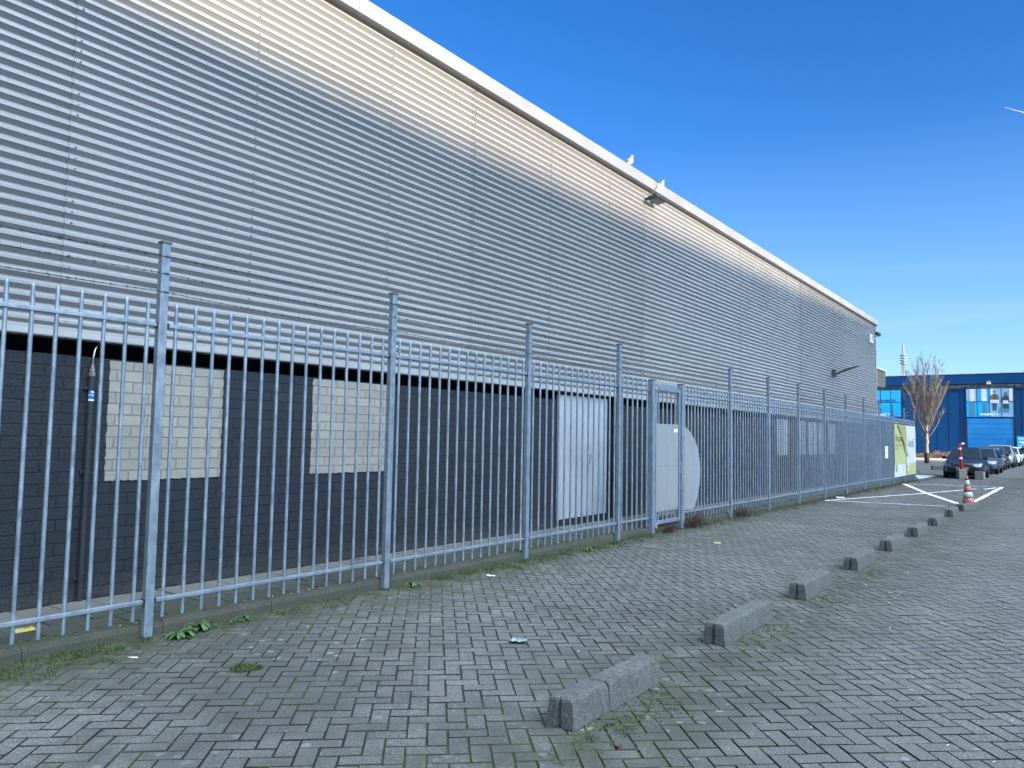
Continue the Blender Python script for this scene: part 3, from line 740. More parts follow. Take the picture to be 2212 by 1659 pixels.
# ------------------------------------------------------------ banners and notice on the fence
def wavy(y0, y1, z0, z1, x, amp, ny=24, nz=18, org=(0, 0, 0)):
    mb = MB(org); vs = []; fs = []
    for i in range(ny + 1):
        for j in range(nz + 1):
            yy = y0 + (y1 - y0) * i / ny; zz = z0 + (z1 - z0) * j / nz
            vs.append((x + amp * math.sin(yy * 6.1 + zz * 1.3) * math.sin(zz * 3.1 + yy) + amp * .5 * math.sin(yy * 13), yy, zz))
    for i in range(ny):
        for j in range(nz): k = i * (nz + 1) + j; fs.append((k, k + nz + 1, k + nz + 2, k + 1))
    return mb.add(vs, fs)
def solid(o, t=.002):
    m = o.modifiers.new('solid', 'SOLIDIFY'); m.thickness = t; return o
BX = FX + .055
by = thing('fence_banner', 'yellow banner with a folded-over upper corner tied to the fence', 'banner', (BX, 33.9, .3), 'banners on the far end of the fence'); b0 = by.location.copy()
part('banner_cloth', wavy(32.62, 35.02, .76, 2.33, BX, .012, org=b0), YBAN, by)
o = part('banner_foot', wavy(32.62, 35.02, .27, .757, BX, .012, 24, 6, org=b0), WBAN, by); o['label'] = 'white lower band'
o = part('banner_foot_tab', MB(b0).box((BX + .014, 32.86, .49), (BX + .017, 33.18, .757)), YBAN, by)
part('tab_lettering', text_mb('north', (BX + .020, 33.09, .51), (0, 0, 1), (0, -1, 0), .12, b0), INK, o)
# fold: triangular flap, darker back side showing
fold = [(33.25, 2.32), (35.0, 2.32), (35.02, 2.0), (35.0, 1.20), (35.13, 1.12), (35.10, 1.02), (34.9, 1.08), (34.55, 1.40)]
part('folded_corner', MB(b0).prism([(BX + .030, a, b) for a, b in [(33.25, 2.325), (35.0, 2.325), (35.03, 1.15), (34.72, 1.42), (34.35, 1.65)]], (.004, 0, 0)), YBAN2, by)
mb = MB(b0); mb.add([(BX + .030, 33.20, 2.33), (BX + .045, 33.34, 2.33), (BX + .055, 34.46, 1.60), (BX + .075, 35.14, 1.10), (BX + .035, 35.06, 1.02), (BX + .035, 34.38, 1.62)], [(0, 1, 2, 5), (5, 2, 3, 4)])
part('fold_edge', mb, YBAN, by)
part('lettering', text_mb('No park', (BX + .024, 32.80, 1.66), (0, 1, 0), (0, 0, 1), .40, b0, sx=.98), INK, by)
for i, (zz, w) in enumerate(((1.475, 1.48), (1.36, .70))):
    part('lettering', text_mb('Reserved for technology' if i == 0 else 'companies', (BX + .024, 32.80, zz), (0, 1, 0), (0, 0, 1), .13, b0, sx=1.0), INK, by)
bw = thing('fence_banner', 'white banner with large slim lettering and a yellow foot on the last fence bay', 'banner', (BX, 36.3, .3), 'banners on the far end of the fence'); b1 = bw.location.copy()
part('banner_cloth', wavy(35.16, 37.34, .775, 2.32, BX, .012, org=b1), WBAN, bw)
o = part('banner_foot', wavy(35.16, 37.34, .28, .772, BX, .012, 24, 6, org=b1), YBAN, bw); o['label'] = 'yellow lower band'
o = part('banner_foot_tab', MB(b1).box((BX + .014, 35.34, .46), (BX + .017, 35.68, .772)), WBAN, bw)
part('tab_lettering', MB(b1).box((BX + .0175, 35.42, .60), (BX + .019, 35.62, .612)), INK, o)
part('lettering', text_mb('NorthC', (BX + .024, 35.52, 1.44), (0, 1, 0), (0, 0, 1), .52, b1, sx=.86, bold=-.004), NAVY, bw)
for t, ys in ((by, (32.7, 33.1, 33.6, 34.1, 34.6, 34.95)), (bw, (35.25, 35.7, 36.2, 36.7, 37.2))):
    oo = t.location
    for zz in (2.35, .25):
        mb = MB(oo)
        for q in ys: mb.tube([(BX, q, zz - .03), (BX - .02, q + .02, zz + .03)], .007, 4)
        part('tie', mb, DARKP, t)
mb = MB(b1)
for q in np.linspace(.4, 2.2, 9): mb.tube([(BX, 35.14, q), (BX + .01, 35.10, q + .01)], .014, 5); mb.tube([(BX, 37.36, q), (BX + .01, 37.44, q + .01)], .014, 5)
part('tie', mb, DARKP, bw)
nt_ = thing('notice_sign', 'small white notice with grey print on the fence left of the banners', 'sign', (FX + .02, 31.27, 1.3)); n0 = nt_.location.copy()
part('sign_plate', MB(n0).box((FX + .020, 31.02, 1.02), (FX + .026, 31.53, 1.46)), WHITE, nt_)
mb = MB(n0)
for z, a, b in ((1.40, 31.2, 31.4), (1.37, 31.17, 31.42), (1.34, 31.17, 31.42), (1.06, 31.2, 31.4)): mb.box((FX + .0262, a, z), (FX + .0272, b, z + .016))
for i in range(6): q = random.uniform(31.1, 31.42); z = random.uniform(1.10, 1.22); mb.box((FX + .0262, q, z), (FX + .0275, q + .05, z + .04))
part('print', mb, simple('grey_print', (.2, .2, .2), .6), nt_)

# ============================================================ STOP BLOCKS
def block_mb(L=1.085):
    """weathered concrete stop block along +Y, horizontal sections so that both ends carry a moulded groove"""
    n = 12; lv = [(0, -.090, .088, 0), (.05, -.087, .084, .002), (.10, -.082, .078, .003), (.140, -.077, .072, .005), (.154, -.070, .064, .010), (.161, -.056, .050, .022)]
    rings = []
    for z, xl, xr, e in lv:
        g0, g1, gd = -.040 + .02 * (z / .16), .002 - .006 * (z / .16), .022
        P = [(xl, e), (g0, e), (g0 + .008, e + gd), (g1 - .004, e + gd), (g1 + .004, e), (xr, e)]
        P += [(xr, e + (L - 2 * e) * i / n) for i in range(1, n)]
        P += [(xr, L - e), (g1 + .004, L - e), (g1 - .004, L - e - gd), (g0 + .008, L - e - gd), (g0, L - e), (xl, L - e)]
        P += [(xl, e + (L - 2 * e) * i / n) for i in range(n - 1, 0, -1)]
        rings.append([(x + random.uniform(-.0022, .0022), y + random.uniform(-.002, .002), max(0, z + (random.uniform(-.003, .003) if z else 0))) for x, y in P])
    mb = MB(); mb.loft(rings, caps=False); k = len(rings[0]); base = (len(rings) - 1) * k
    # top: bridge left edge to right edge
    L_ = [base + i for i in [0] + list(range(2 * k - 1, 2 * k - 1))]
    top = rings[-1]; m = len(mb.v)
    left = [0] + [k - 1 - i for i in range(n - 1)] + [n + 11 - 1 + 0]
    mb.f.append(tuple(base + i for i in range(k)))
    return mb
BL = [
 (3.63, 'nearest low concrete stop block, with a crack across its middle', 1.10),
 (5.83, 'low concrete stop block next after the cracked one, with pale chips along its top', 1.16),
 (8.02, 'third low concrete stop block of the row from the front, dark topped', 1.06),
 (10.27, 'fourth low concrete stop block of the row, pale clean sides', 1.06),
 (12.43, 'fifth low concrete stop block, with an orange lichen spot on top', 1.08),
 (14.69, 'sixth low concrete stop block, beside pale stained pavers', 1.10),
 (16.90, 'third stop block counting back from the traffic cone', 1.15),
 (19.27, 'second stop block counting back from the traffic cone', 1.08),
 (21.20, 'askew concrete stop block touching the traffic cone', .98)]
for i, (y, lab, L) in enumerate(BL):
    t = thing('stop_block', lab, 'stop block', (-2.305, y, 0), 'concrete stop blocks in a row', rz=random.uniform(-.012, .012) if i < 8 else R(-14))
    if i == 0:
        a = block_mb(.40); part('block_half', a, BLOCKC, t, bevel=.004)
        m = block_mb(.695); m.v = [(x + .004 * (1 - yy), yy + .402, z) for x, yy, z in m.v]; part('block_half', m, BLOCKC, t, bevel=.004)
    else: part('block_body', block_mb(L), BLOCKC, t, bevel=.004)
    if i == 4: part('lichen_spot', MB().lathe([(.035, .164), (.02, .167)], (-.01, .35, 0), 9), simple('orange_lichen', (.42, .23, .05), .9), t)
for (x, y, rz, lab, ss) in ((-7.36, 54.2, R(-62), 'distant low stop block left of the parked cars', 1.7), (-7.75, 47.0, R(-55), 'short stop block just past the far end of the fence', 1.25)):
    t = thing('stop_block', lab, 'stop block', (x, y, 0), 'loose stop blocks beyond the fence', rz=rz)
    o = part('block_body', block_mb(1.3), BLOCKC, t, bevel=.004); o.scale = (1.5, 1.0 if ss > 1.5 else .6, ss)

# ------------------------------------------------------------ traffic cone
cn = thing('traffic_cone', 'faded orange and white traffic cone standing by the last stop block', 'cone', (-2.29, 22.95, 0))
cn.rotation_euler = (R(-1.5), R(-3), R(20))
def rad(z): return .150 - (z - .03) / .74 * .122
bands = [(.03, .215, ORANGE), (.215, .37, CONEW), (.37, .515, ORANGE), (.515, .665, CONEW), (.665, .77, ORANGE)]
part('cone_foot', MB().loft([[(sx * w, sy * w, z) for sx, sy in ((-1, -.8), (-.8, -1), (.8, -1), (1, -.8), (1, .8), (.8, 1), (-.8, 1), (-1, .8))] for w, z in ((.20, 0), (.20, .022), (.17, .032))]), RUBBER, cn)
for z0, z1, m in bands:
    e = .002 if m is CONEW else 0
    o = part('cone_band', MB().lathe([(rad(z0) + e, z0), (rad((z0 + z1) / 2) + e, (z0 + z1) / 2), (rad(z1) + e, z1)], n=28), m, cn, smooth=False)
    for p in o.data.polygons: p.use_smooth = len(p.vertices) == 4
part('scuff_mark', MB().add([(-.07 , -rad(.2) * .90 - .002, .205), (-.055, -rad(.2) * .96 - .002, .205), (.03, -rad(.07) * 1.0 - .002, .07), (.012, -rad(.07) * 1.0 - .002, .07)], [(0, 1, 2, 3)]), RUBBER, cn)
part('print', MB().box((.05, -.145, .085), (.085, -.138, .10)).box((.062, -.145, .10), (.072, -.136, .115)), WHITE, cn)

# ------------------------------------------------------------ bollard in a concrete cube and second cube
def cube_block(label, loc, s, h, rz):
    t = thing('concrete_block', label, 'block', loc, 'pale concrete cubes in front of the first car', rz)
    n = 6; mb = MB().box((-s / 2, -s / 2, 0), (s / 2, s / 2, h)); part('block_body', mb, CUBEC, t, bevel=.015, seg=3); return t
cube_block('pale concrete cube holding the red and white bollard', (-4.33, 40.75, 0), .34, .45, R(26))
cube_block('lower pale concrete cube in front of the first car', (-3.63, 41.0, 0), .35, .36, R(-8))
bo = thing('bollard', 'red plastic bollard with two white bands, leaning out of a concrete cube', 'bollard', (-4.33, 40.75, .449)); bo.rotation_euler = (0, R(-3.6), 0)
part('post', MB().lathe([(.068, 0), (.068, .02), (.066, 1.06), (.065, 1.10), (.060, 1.13), (.03, 1.16)], n=18), REDP, bo, smooth=True)
for z0, z1 in ((.47, .56), (.90, .99)): part('white_band', MB().lathe([(.0695, z0), (.0690, z1)], n=16), WHITE, bo)

# ============================================================ CARS
def paint(name, c, metal): 
    b = NB(name); b.P(Base_Color=col(c), Metallic=metal, Roughness=.34, Coat_Weight=.35, Coat_Roughness=.08); return b.m
HEADL = simple('headlamp_lens', (.16, .18, .21), .22, .2, .2, 20)
CHROME = simple('chrome', (.75, .76, .78), .12, 1.0, .03)
TYRE = simple('tyre', (.015, .015, .016), .8); RIM = simple('alloy_rim', (.42, .43, .45), .3, .8)
def car(label, x, y, L, Wd, H, pm, hood=.62, suv=False, badge=None, plate=None, grp='cars parked in line along the wall side'):
    t = thing('parked_car', label, 'car', (x, y, 0), grp)
    hw = Wd / 2; zb = .20 if not suv else .26; belt = H * .62
    # lower body loft
    st = []
    hood_y0, cowl, tail = .0, L * .24, L
    def ztop(v):
        if v < .08: return hood_z0 * .82 + (hood_z0 - hood_z0 * .82) * v / .08
        if v < cowl: return hood_z0 + (belt - hood_z0) * (v - .08) / (cowl - .08)
        if v < L - .12: return belt + .02
        return belt - .10
    hood_z0 = H * .50
    ys = [0, .03, .10, .28, .55, cowl * .85, cowl, L * .4, L * .55, L * .72, L * .88, L - .12, L - .03, L]
    rings = []
    for v in ys:
        e = min(v, L - v); k = 1 - .22 * max(0, 1 - e / .55) ** 2
        w = hw * k; zt = ztop(v); zbb = zb + (.10 if e < .05 else .03 if e < .2 else 0)
        half = [(.0, zbb), (.78 * w, zbb), (.955 * w, zbb + .06), (w, zbb + .30 * (zt - zbb)), (.995 * w, zbb + .62 * (zt - zbb)), (.955 * w, zt - .07), (.86 * w, zt - .01), (.5 * w, zt + .022), (0, zt + .03)]
        if e < .04: half = [(a * (.97), b) for a, b in half]
        rings.append([(a, v, b) for a, b in half] + [(-a, v, b) for a, b in half[-2:0:-1]])
    body = part('body', MB().loft(rings), pm, t, smooth=True)
    body.modifiers.new('sub', 'SUBSURF').render_levels = 1; body.modifiers['sub'].levels = 1
    # greenhouse
    y1, y2, y3, y4 = cowl - .06, cowl + H * .50, L * .80, L - .16
    bw, rw = hw * .925, hw * .72
    zb2 = belt - .02
    gh = [[(-bw, y1, zb2), (bw, y1, zb2), (bw, y4, zb2), (-bw, y4, zb2)], [(-rw * .98, y2, H - .06), (rw * .98, y2, H - .06), (rw, y3, H - .07), (-rw, y3, H - .07)], [(-rw * .86, y2 + .16, H), (rw * .86, y2 + .16, H), (rw * .86, y3 - .12, H - .01), (-rw * .86, y3 - .12, H - .01)]]
    part('roof', MB().loft(gh), pm, t, bevel=.03, seg=3)
    def lerp3(a, b, f): return tuple(a[i] + (b[i] - a[i]) * f for i in range(3))
    def pane(A, B, C_, D_, nrm, iu=.06, iv0=.06, iv1=.07, lift=.006):
        P = []
        for u, v in ((iu, iv0), (1 - iu, iv0), (1 - iu, 1 - iv1), (iu, 1 - iv1)):
            lo = lerp3(A, B, u); hi = lerp3(D_, C_, u); q = lerp3(lo, hi, v); P.append(tuple(q[i] + nrm[i] * lift for i in range(3)))
        return MB().prism(P, tuple(c * .003 for c in nrm))
    bo_, tp = gh[0], gh[1]
    part('windscreen', pane(bo_[0], bo_[1], tp[1], tp[0], (0, -.75, .66), .035, .02, .05), GLASSD, t)
    part('rear_window', pane(bo_[3], bo_[2], tp[2], tp[3], (0, .8, .6), .06, .1, .08), GLASSD, t)
    for s in (1, -1):
        A, B_, Tt, Dd = (bo_[1], bo_[2], tp[2], tp[1]) if s > 0 else (bo_[0], bo_[3], tp[3], tp[0])
        mid = .50
        for u0, u1 in ((.10, mid - .015), (mid + .015, .90)):
            lo0, lo1 = lerp3(A, B_, u0), lerp3(A, B_, u1); hi0, hi1 = lerp3(Dd, Tt, max(.04, (u0 - .06) * 1.0)), lerp3(Dd, Tt, min(.94, u1))
            part('side_window', pane(lo0, lo1, hi1, hi0, (s * .93, 0, .36), .02, .10, .12), GLASSD, t)
        m = part('side_mirror', MB().loft([[(s * (bw + d), y1 + .22 + q * .09, belt + .06 + r * hh) for q, r in ((-1, -1), (1, -1), (1, 1), (-1, 1))] for d, hh in ((-.02, .04), (.06, .075), (.15, .08), (.19, .05))]), DARKP if badge != 'silver' else pm, t, bevel=.015)
        # headlight hugging the corner
        kf = .80
        hz = hood_z0 * .90
        hl = [(s * hw * .90, .30, hz + .07), (s * hw * .985, .44, hz + .06), (s * hw * .93, .20, hz - .05), (s * hw * .80, .085, hz - .10), (s * hw * .52, .01, hz - .05), (s * hw * .60, .06, hz + .015)]
        part('headlight', MB().add([(a + s * .012, b - .035, c) for a, b, c in hl], [(0, 1, 2), (0, 2, 3), (0, 3, 5), (3, 4, 5)]), HEADL, t)
        for wy in (L * .19, L * .80):
            wr = .30 if not suv else .35
            wx = s * (hw - .085)
            w = part('wheel', MB().loft([[(wx + s * dx, wy + rr * math.cos(q), wr + rr * math.sin(q)) for q in [2 * math.pi * k / 20 for k in range(20)]] for dx, rr in ((-.10, wr * .94), (-.08, wr), (.07, wr), (.095, wr * .93))]), TYRE, t, smooth=False)
            mbr = MB().loft([[(wx + s * dx, wy + rr * math.cos(q), wr + rr * math.sin(q)) for q in [2 * math.pi * k / 20 for k in range(20)]] for dx, rr in ((.090, wr * .70), (.100, wr * .68))])
            part('rim', MB().loft([[(wx + s * dx, wy + rr * math.cos(q), wr + rr * math.sin(q)) for q in [2 * math.pi * k / 20 for k in range(20)]] for dx, rr in ((.090, wr * .70), (.098, wr * .66))]), RIM, w)
            sp = MB()
            for k in range(5):
                q = k * 2 * math.pi / 5 + .3; sp.tube([(wx + s * .103, wy + wr * .2 * math.cos(q + .6), wr + wr * .2 * math.sin(q + .6)), (wx + s * .101, wy + wr * .55 * math.cos(q + .6), wr + wr * .55 * math.sin(q + .6))], wr * .09, 5)
            part('rim_opening', sp, BLACK, w)
            part('wheel_arch', MB().loft([[(s * (hw + .001 + dx), wy + rr * math.cos(q), wr + rr * math.sin(q)) for q in [math.pi * k / 12 for k in range(13)]] for dx, rr in ((-.05, wr + .06), (.004, wr + .06), (.004, wr + .02), (-.05, wr + .02))], close=False, caps=False), BLACK, t)
    gz = hood_z0 * .70
    part('grille', MB().loft([[(-hw * .62, -.012, gz), (-hw * .56, -.012, gz - .07), (hw * .56, -.012, gz - .07), (hw * .62, -.012, gz)], [(-hw * .62, .05, gz), (-hw * .56, .05, gz - .07), (hw * .56, .05, gz - .07), (hw * .62, .05, gz)]]), BLACK, t)
    part('air_intake', MB().loft([[(-hw * .66, -.010 + d, .30), (-hw * .74, -.010 + d, .42), (hw * .74, -.010 + d, .42), (hw * .66, -.010 + d, .30)] for d in (0, .06)]), BLACK, t)
    part('chrome_bar', MB().tube([(-hw * .68, .0, gz + .045), (-hw * .45, -.022, gz + .005), (0, -.032, gz - .005), (hw * .45, -.022, gz + .005), (hw * .68, 0, gz + .045)], .014, 6), CHROME, t)
    part('badge', MB().tube([(0, -.034, gz + .005), (0, -.048, gz + .005)], .05, 14), CHROME, t)
    pl = part('licence_plate', MB().box((-.26, -.035, .43), (.26, -.022, .54)), PLATEY, t)
    part('plate_band', MB().box((-.259, -.0362, .431), (-.215, -.0351, .539)), STICK, pl)
    if plate: part('plate_lettering', text_mb(plate, (-.19, -.0365, .452), (1, 0, 0), (0, 0, 1), .10, sx=1.05, bold=.002), INK, pl)
    part('underside', MB().box((-hw * .8, .25, .13), (hw * .8, L - .3, zb + .05)), BLACK, t)
    part('aerial', MB().tube([(.0, L * .78, H - .02), (.02, L * .83, H + .16)], .008, 5), DARKP, t)
    part('wiper', MB().tube([(-hw * .5, y1 + .05, belt + .03), (hw * .3, y1 + .08, belt + .055)], .008, 5), BLACK, t)
    for s in (-.33, .33): part('front_seat', MB().loft([[(s - .2, y2 + .25 + .1 * k, z), (s + .2, y2 + .25 + .1 * k, z), (s + .2, y2 + .35 + .1 * k, z), (s - .2, y2 + .35 + .1 * k, z)] for k, z in ((0, .5), (1, 1.0))]), DARKP, t)
    return t
P1 = paint('dark_violet_grey_paint', (.016, .016, .022), .0); P2 = paint('mid_grey_blue_paint', (.13, .15, .20), .6); P3 = paint('silver_paint', (.42, .44, .46), .7)
P4 = paint('bronze_grey_paint', (.09, .085, .08), .6); P5 = paint('bright_silver_paint', (.50, .52, .55), .7); P6 = paint('white_car_paint', (.72, .74, .76), 0)
car('dark hatchback with yellow number plate, first of the parked cars', -4.36, 41.25, 3.65, 1.62, 1.45, P1, plate='G    -RB')
car('grey blue saloon parked right behind the dark hatchback', -4.43, 48.9, 4.5, 1.80, 1.44, P2)
car('silver hatchback third in the line, dark wheel showing', -4.62, 54.2, 4.2, 1.76, 1.40, P3, badge='silver')
car('bronze grey car tucked between two silver cars', -4.68, 59.2, 4.3, 1.78, 1.46, P4)
car('bright silver tall off-roader fifth in the parked line', -4.62, 64.6, 4.6, 1.88, 1.60, P5, suv=True, badge='silver')
car('white hatchback behind the tall silver car', -4.45, 70.2, 4.0, 1.74, 1.47, P6)
car('last white car at the picture edge, beside the person', -4.12, 75.4, 4.0, 1.75, 1.45, paint('cream_car_paint', (.70, .70, .66), 0))

# ============================================================ PERSON
def skin_obj(name, pts, edges, rad_, mat, parent, sub=1, root=0):
    me = bpy.data.meshes.new(name); me.from_pydata(pts, edges, []); me.update(); me.materials.append(mat)
    o = ob(name, me, parent); o.modifiers.new('skin', 'SKIN')
    sv2 = me.skin_vertices[0].data
    for i, r in enumerate(rad_): sv2[i].radius = (r, r) if not isinstance(r, tuple) else r
    sv2[root].use_root = True
    s = o.modifiers.new('sub', 'SUBSURF'); s.levels = sub; s.render_levels = sub
    return o
pe = thing('person', 'person in black clothes and pale cap leaning over beside the cars', 'person', (-3.35, 74.0, 0))
J = dict(pel=(0, .10, .95), sp=(0, .02, 1.18), ch=(-.06, -.10, 1.40), nk=(-.12, -.17, 1.53), hd=(-.20, -.22, 1.63), ht=(-.23, -.25, 1.74),
         ls=(-.24, -.06, 1.42), le=(-.34, -.16, 1.14), lw=(-.36, -.36, .95), rs=(.13, -.16, 1.42), re=(.20, -.26, 1.14), rw=(.10, -.44, .96),
         lh=(-.10, .10, .92), lk=(-.12, .0, .50), la=(-.12, .10, .08), lt=(-.12, -.12, .04), rh=(.10, .10, .92), rk=(.12, .06, .50), ra=(.13, .16, .08), rt=(.13, -.06, .04))
kk = list(J); ix = {k: i for i, k in enumerate(kk)}
E_ = [('pel', 'sp'), ('sp', 'ch'), ('ch', 'nk'), ('nk', 'hd'), ('hd', 'ht'), ('ch', 'ls'), ('ls', 'le'), ('le', 'lw'), ('ch', 'rs'), ('rs', 're'), ('re', 'rw'), ('pel', 'lh'), ('lh', 'lk'), ('lk', 'la'), ('la', 'lt'), ('pel', 'rh'), ('rh', 'rk'), ('rk', 'ra'), ('ra', 'rt')]
rr = dict(pel=.13, sp=.12, ch=.14, nk=.055, hd=.088, ht=.075, ls=.065, le=.045, lw=.03, rs=.065, re=.045, rw=.03, lh=.09, lk=.06, la=.04, lt=.035, rh=.09, rk=.06, ra=.04, rt=.035)
skin_obj('body', [J[k] for k in kk], [(ix[a], ix[b]) for a, b in E_], [rr[k] for k in kk], SKIN, pe)
jk = ['pel', 'sp', 'ch', 'ls', 'le', 'lw', 'rs', 're', 'rw']; ji = {k: i for i, k in enumerate(jk)}
skin_obj('jacket', [J[k] for k in jk], [(ji[a], ji[b]) for a, b in E_ if a in ji and b in ji], [rr[k] * 1.18 + .012 for k in jk], CLOTH, pe)
tk = ['pel', 'lh', 'lk', 'la', 'rh', 'rk', 'ra']; ti = {k: i for i, k in enumerate(tk)}
skin_obj('trousers', [J[k] for k in tk], [(ti[a], ti[b]) for a, b in E_ if a in ti and b in ti], [rr[k] * 1.12 + .012 for k in tk], CLOTH, pe)
part('shoe', MB().loft([[(-.12 + sx * w, yy, z) for sx, z in ((-1, 0), (1, 0), (.7, h), (-.7, h))] for yy, w, h in ((-.18, .03, .05), (-.05, .05, .08), (.14, .045, .11))]), RUBBER, pe)
part('shoe', MB().loft([[(.13 + sx * w, yy, z) for sx, z in ((-1, 0), (1, 0), (.7, h), (-.7, h))] for yy, w, h in ((-.12, .03, .05), (.01, .05, .08), (.20, .045, .11))]), RUBBER, pe)
part('cap', MB().loft([[(-.215 + r * math.cos(q), -.235 + r * 1.1 * math.sin(q), z) for q in [2 * math.pi * k / 14 for k in range(14)]] for r, z in ((.105, 1.69), (.108, 1.73), (.09, 1.79), (.05, 1.82), (.01, 1.83))]).loft([[(-.215 + s * .07, -.33 - d, 1.70 - d * .3) for s in (-1, 1)] + [(-.215 + s * .07, -.33 - d, 1.71 - d * .3) for s in (1, -1)] for d in (0, .08)]), CAPW, pe, smooth=True)
for s in (-1, 1):
    hx, hy, hz = J['lw'] if s < 0 else J['rw']
    mb = MB().loft([[(hx + a * .04, hy + v, hz - d + b * .014) for a, b in ((-1, -1), (1, -1), (1, 1), (-1, 1))] for v, d in ((.0, 0), (-.05, .03), (-.09, .06))])
    for k in range(4): mb.tube([(hx - .03 + k * .02, hy - .09, hz - .06), (hx - .03 + k * .02, hy - .125, hz - .09), (hx - .03 + k * .02, hy - .13, hz - .125 - .006 * (k in (1, 2)))], [.009, .0085, .007], 6)
    mb.tube([(hx - s * .04, hy - .02, hz - .02), (hx - s * .065, hy - .06, hz - .06), (hx - s * .06, hy - .085, hz - .09)], [.011, .010, .008], 6)
    part('hand', mb, SKIN, pe, smooth=True)

# ============================================================ GULLS
def gull(label, loc, rz, rx=0.0, sit=0.0):
    t = thing('seagull', label, 'bird', loc, 'seagulls on the roof edge', rz)
    # local: facing -Y
    spine = [(.20, .02, .006, .004), (.14, .055, .030, .020), (.07, .085, .062, .055), (.0, .115, .080, .082), (-.06, .145, .078, .088), (-.095, .185, .058, .068), (-.10, .225, .038, .042), (-.105, .255, .036, .038), (-.115, .283, .040, .038), (-.130, .292, .030, .028), (-.150, .290, .012, .012)]
    rings = []
    for i, (y, z, w, h) in enumerate(spine):
        a = spine[max(i - 1, 0)]; b = spine[min(i + 1, len(spine) - 1)]; tv = Vector((0, b[0] - a[0], b[1] - a[1])).normalized(); up = Vector((1, 0, 0)).cross(tv)
        rings.append([Vector((0, y, z - sit)) + Vector((1, 0, 0)) * w * math.cos(q) + up * h * math.sin(q) for q in [2 * math.pi * k / 14 for k in range(14)]])
    o = part('body', MB().loft(rings), FEATH, t, smooth=True); o.modifiers.new('sub', 'SUBSURF').render_levels = 1
    for s in (-1, 1):
        rg = []
        for y, z, w, h in ((-.05, .165, .02, .01), (.0, .135, .012, .055), (.08, .10, .010, .052), (.15, .065, .008, .032), (.24, .035, .004, .008)):
            xo = s * (.076 if y < .05 else .058 if y < .1 else .03 if y < .2 else .012)
            rg.append([(xo + s * w * math.cos(q), y, z - sit + h * math.sin(q)) for q in [2 * math.pi * k / 10 for k in range(10)]])
        part('wing', MB().loft(rg), FEATHG, t, smooth=True)
        part('eye', MB().lathe([(.002, -.005), (.006, 0), (.002, .005)], (s * .034, -.128, .293 - sit), 8), BLACK, t)
        if not sit: part('leg', MB().tube([(s * .03, -.01, .05), (s * .03, -.012, 0)], .006, 6).box((s * .03 - .02, -.05, 0), (s * .03 + .02, -.005, .004)), simple('pinkish_leg', (.4, .22, .18), .6) if 'pinkish_leg' not in bpy.data.materials else bpy.data.materials['pinkish_leg'], t)
    part('beak', MB().loft([[(w * math.cos(q), y, z - sit + h * math.sin(q)) for q in [2 * math.pi * k / 8 for k in range(8)]] for y, z, w, h in ((-.145, .288, .012, .012), (-.175, .284, .010, .011), (-.195, .276, .006, .010), (-.202, .268, .002, .003))]), simple('beak', (.10, .08, .05), .5) if 'beak' not in bpy.data.materials else bpy.data.materials['beak'], t, smooth=True)
    part('head_patch', MB().loft([[(s_ * .043, -.105 - d, .29 - sit + h) for s_, h in ((-1, -.006), (1, -.006), (1, .004), (-1, .004))] for d in (0, .024)]), FEATHG, t)
    return t
gull('seagull on the roof edge, grey wing showing, left of the floodlight', (-6.93, 13.02, 6.80), R(128)).scale = (.95, .95, .86)
gull('seagull half hidden behind the roof edge above the floodlight', (-6.96, 14.45, 6.70), R(120)).scale = (1.0, 1.0, .9)

# ============================================================ TREE AND BUSHES
tr = thing('tree', 'bare vase-shaped tree with pale trunk and dark collar before the blue building', 'tree', (-10.07, 71.5, 0))
tm = MB(); cm = MB()
tm.tube([(0, 0, .1), (.02, 0, .8), (-.01, 0, 1.5), (.03, 0, 1.75), (.0, 0, 2.1), (.03, 0, 2.7), (.0, 0, 3.4)], [.17, .15, .135, .165, .13, .115, .10], 12)
tm.tube([(.0, 0, 1.62), (-.11, -.05, 1.72)], [.10, .05], 8); tm.tube([(.02, 0, 1.78), (.12, -.04, 1.86)], [.09, .04], 8)
nb = [0]
def branch(p, d, L, r, depth, mbx):
    pts = [Vector(p)]; n = 5; dd = Vector(d).normalized()
    for i in range(n):
        up = Vector((0, 0, 1)); dd = (dd + up * (.13 if depth < 2 else .10) + Vector((random.gauss(0, .05), random.gauss(0, .05), random.gauss(0, .03)))).normalized()
        pts.append(pts[-1] + dd * L / n)
    rs = [r * (1 - .75 * i / n) for i in range(n + 1)]
    mbx.tube(pts, [max(q, .0065) for q in rs], 6 if depth < 2 else 3, cap=False); nb[0] += 1
    if depth >= 4: return
    m = [9, 11, 6, 4][depth]
    for k in range(m):
        f = random.uniform(.18, .98); q = pts[min(n, int(f * n))].lerp(pts[min(n, int(f * n) + 1)], f * n % 1)
        ax = Vector((random.gauss(0, 1), random.gauss(0, 1), 0)).normalized(); nd = (dd * 1.0 + ax * random.uniform(.30, .70) + Vector((0, 0, .30))).normalized()
        branch(q, nd, L * random.uniform(.26, .44) * (1.1 - .4 * f), max(.005, r * .42), depth + 1, mbx)
LIMB = [(1.95, 180, 42, 2.7, .05), (1.98, 5, 44, 2.7, .05)]
for i in range(20):
    f = (i % 5) / 4.0
    LIMB.append((2.35 + .055 * i, 180 * (i % 2) + random.uniform(-50, 50) if i % 3 else random.uniform(0, 360), 43 - 36 * f + random.uniform(-3, 3), 3.5 + 1.4 * f, .05))
for z, az, tilt, L, r in LIMB:
    a = R(az); q = R(tilt)
    branch((0, 0, z), (math.sin(q) * math.cos(a), math.sin(q) * math.sin(a), math.cos(q)), L, r, 1, cm)
part('trunk', tm, BARK, tr, smooth=True)
part('crown', cm, TWIG, tr)
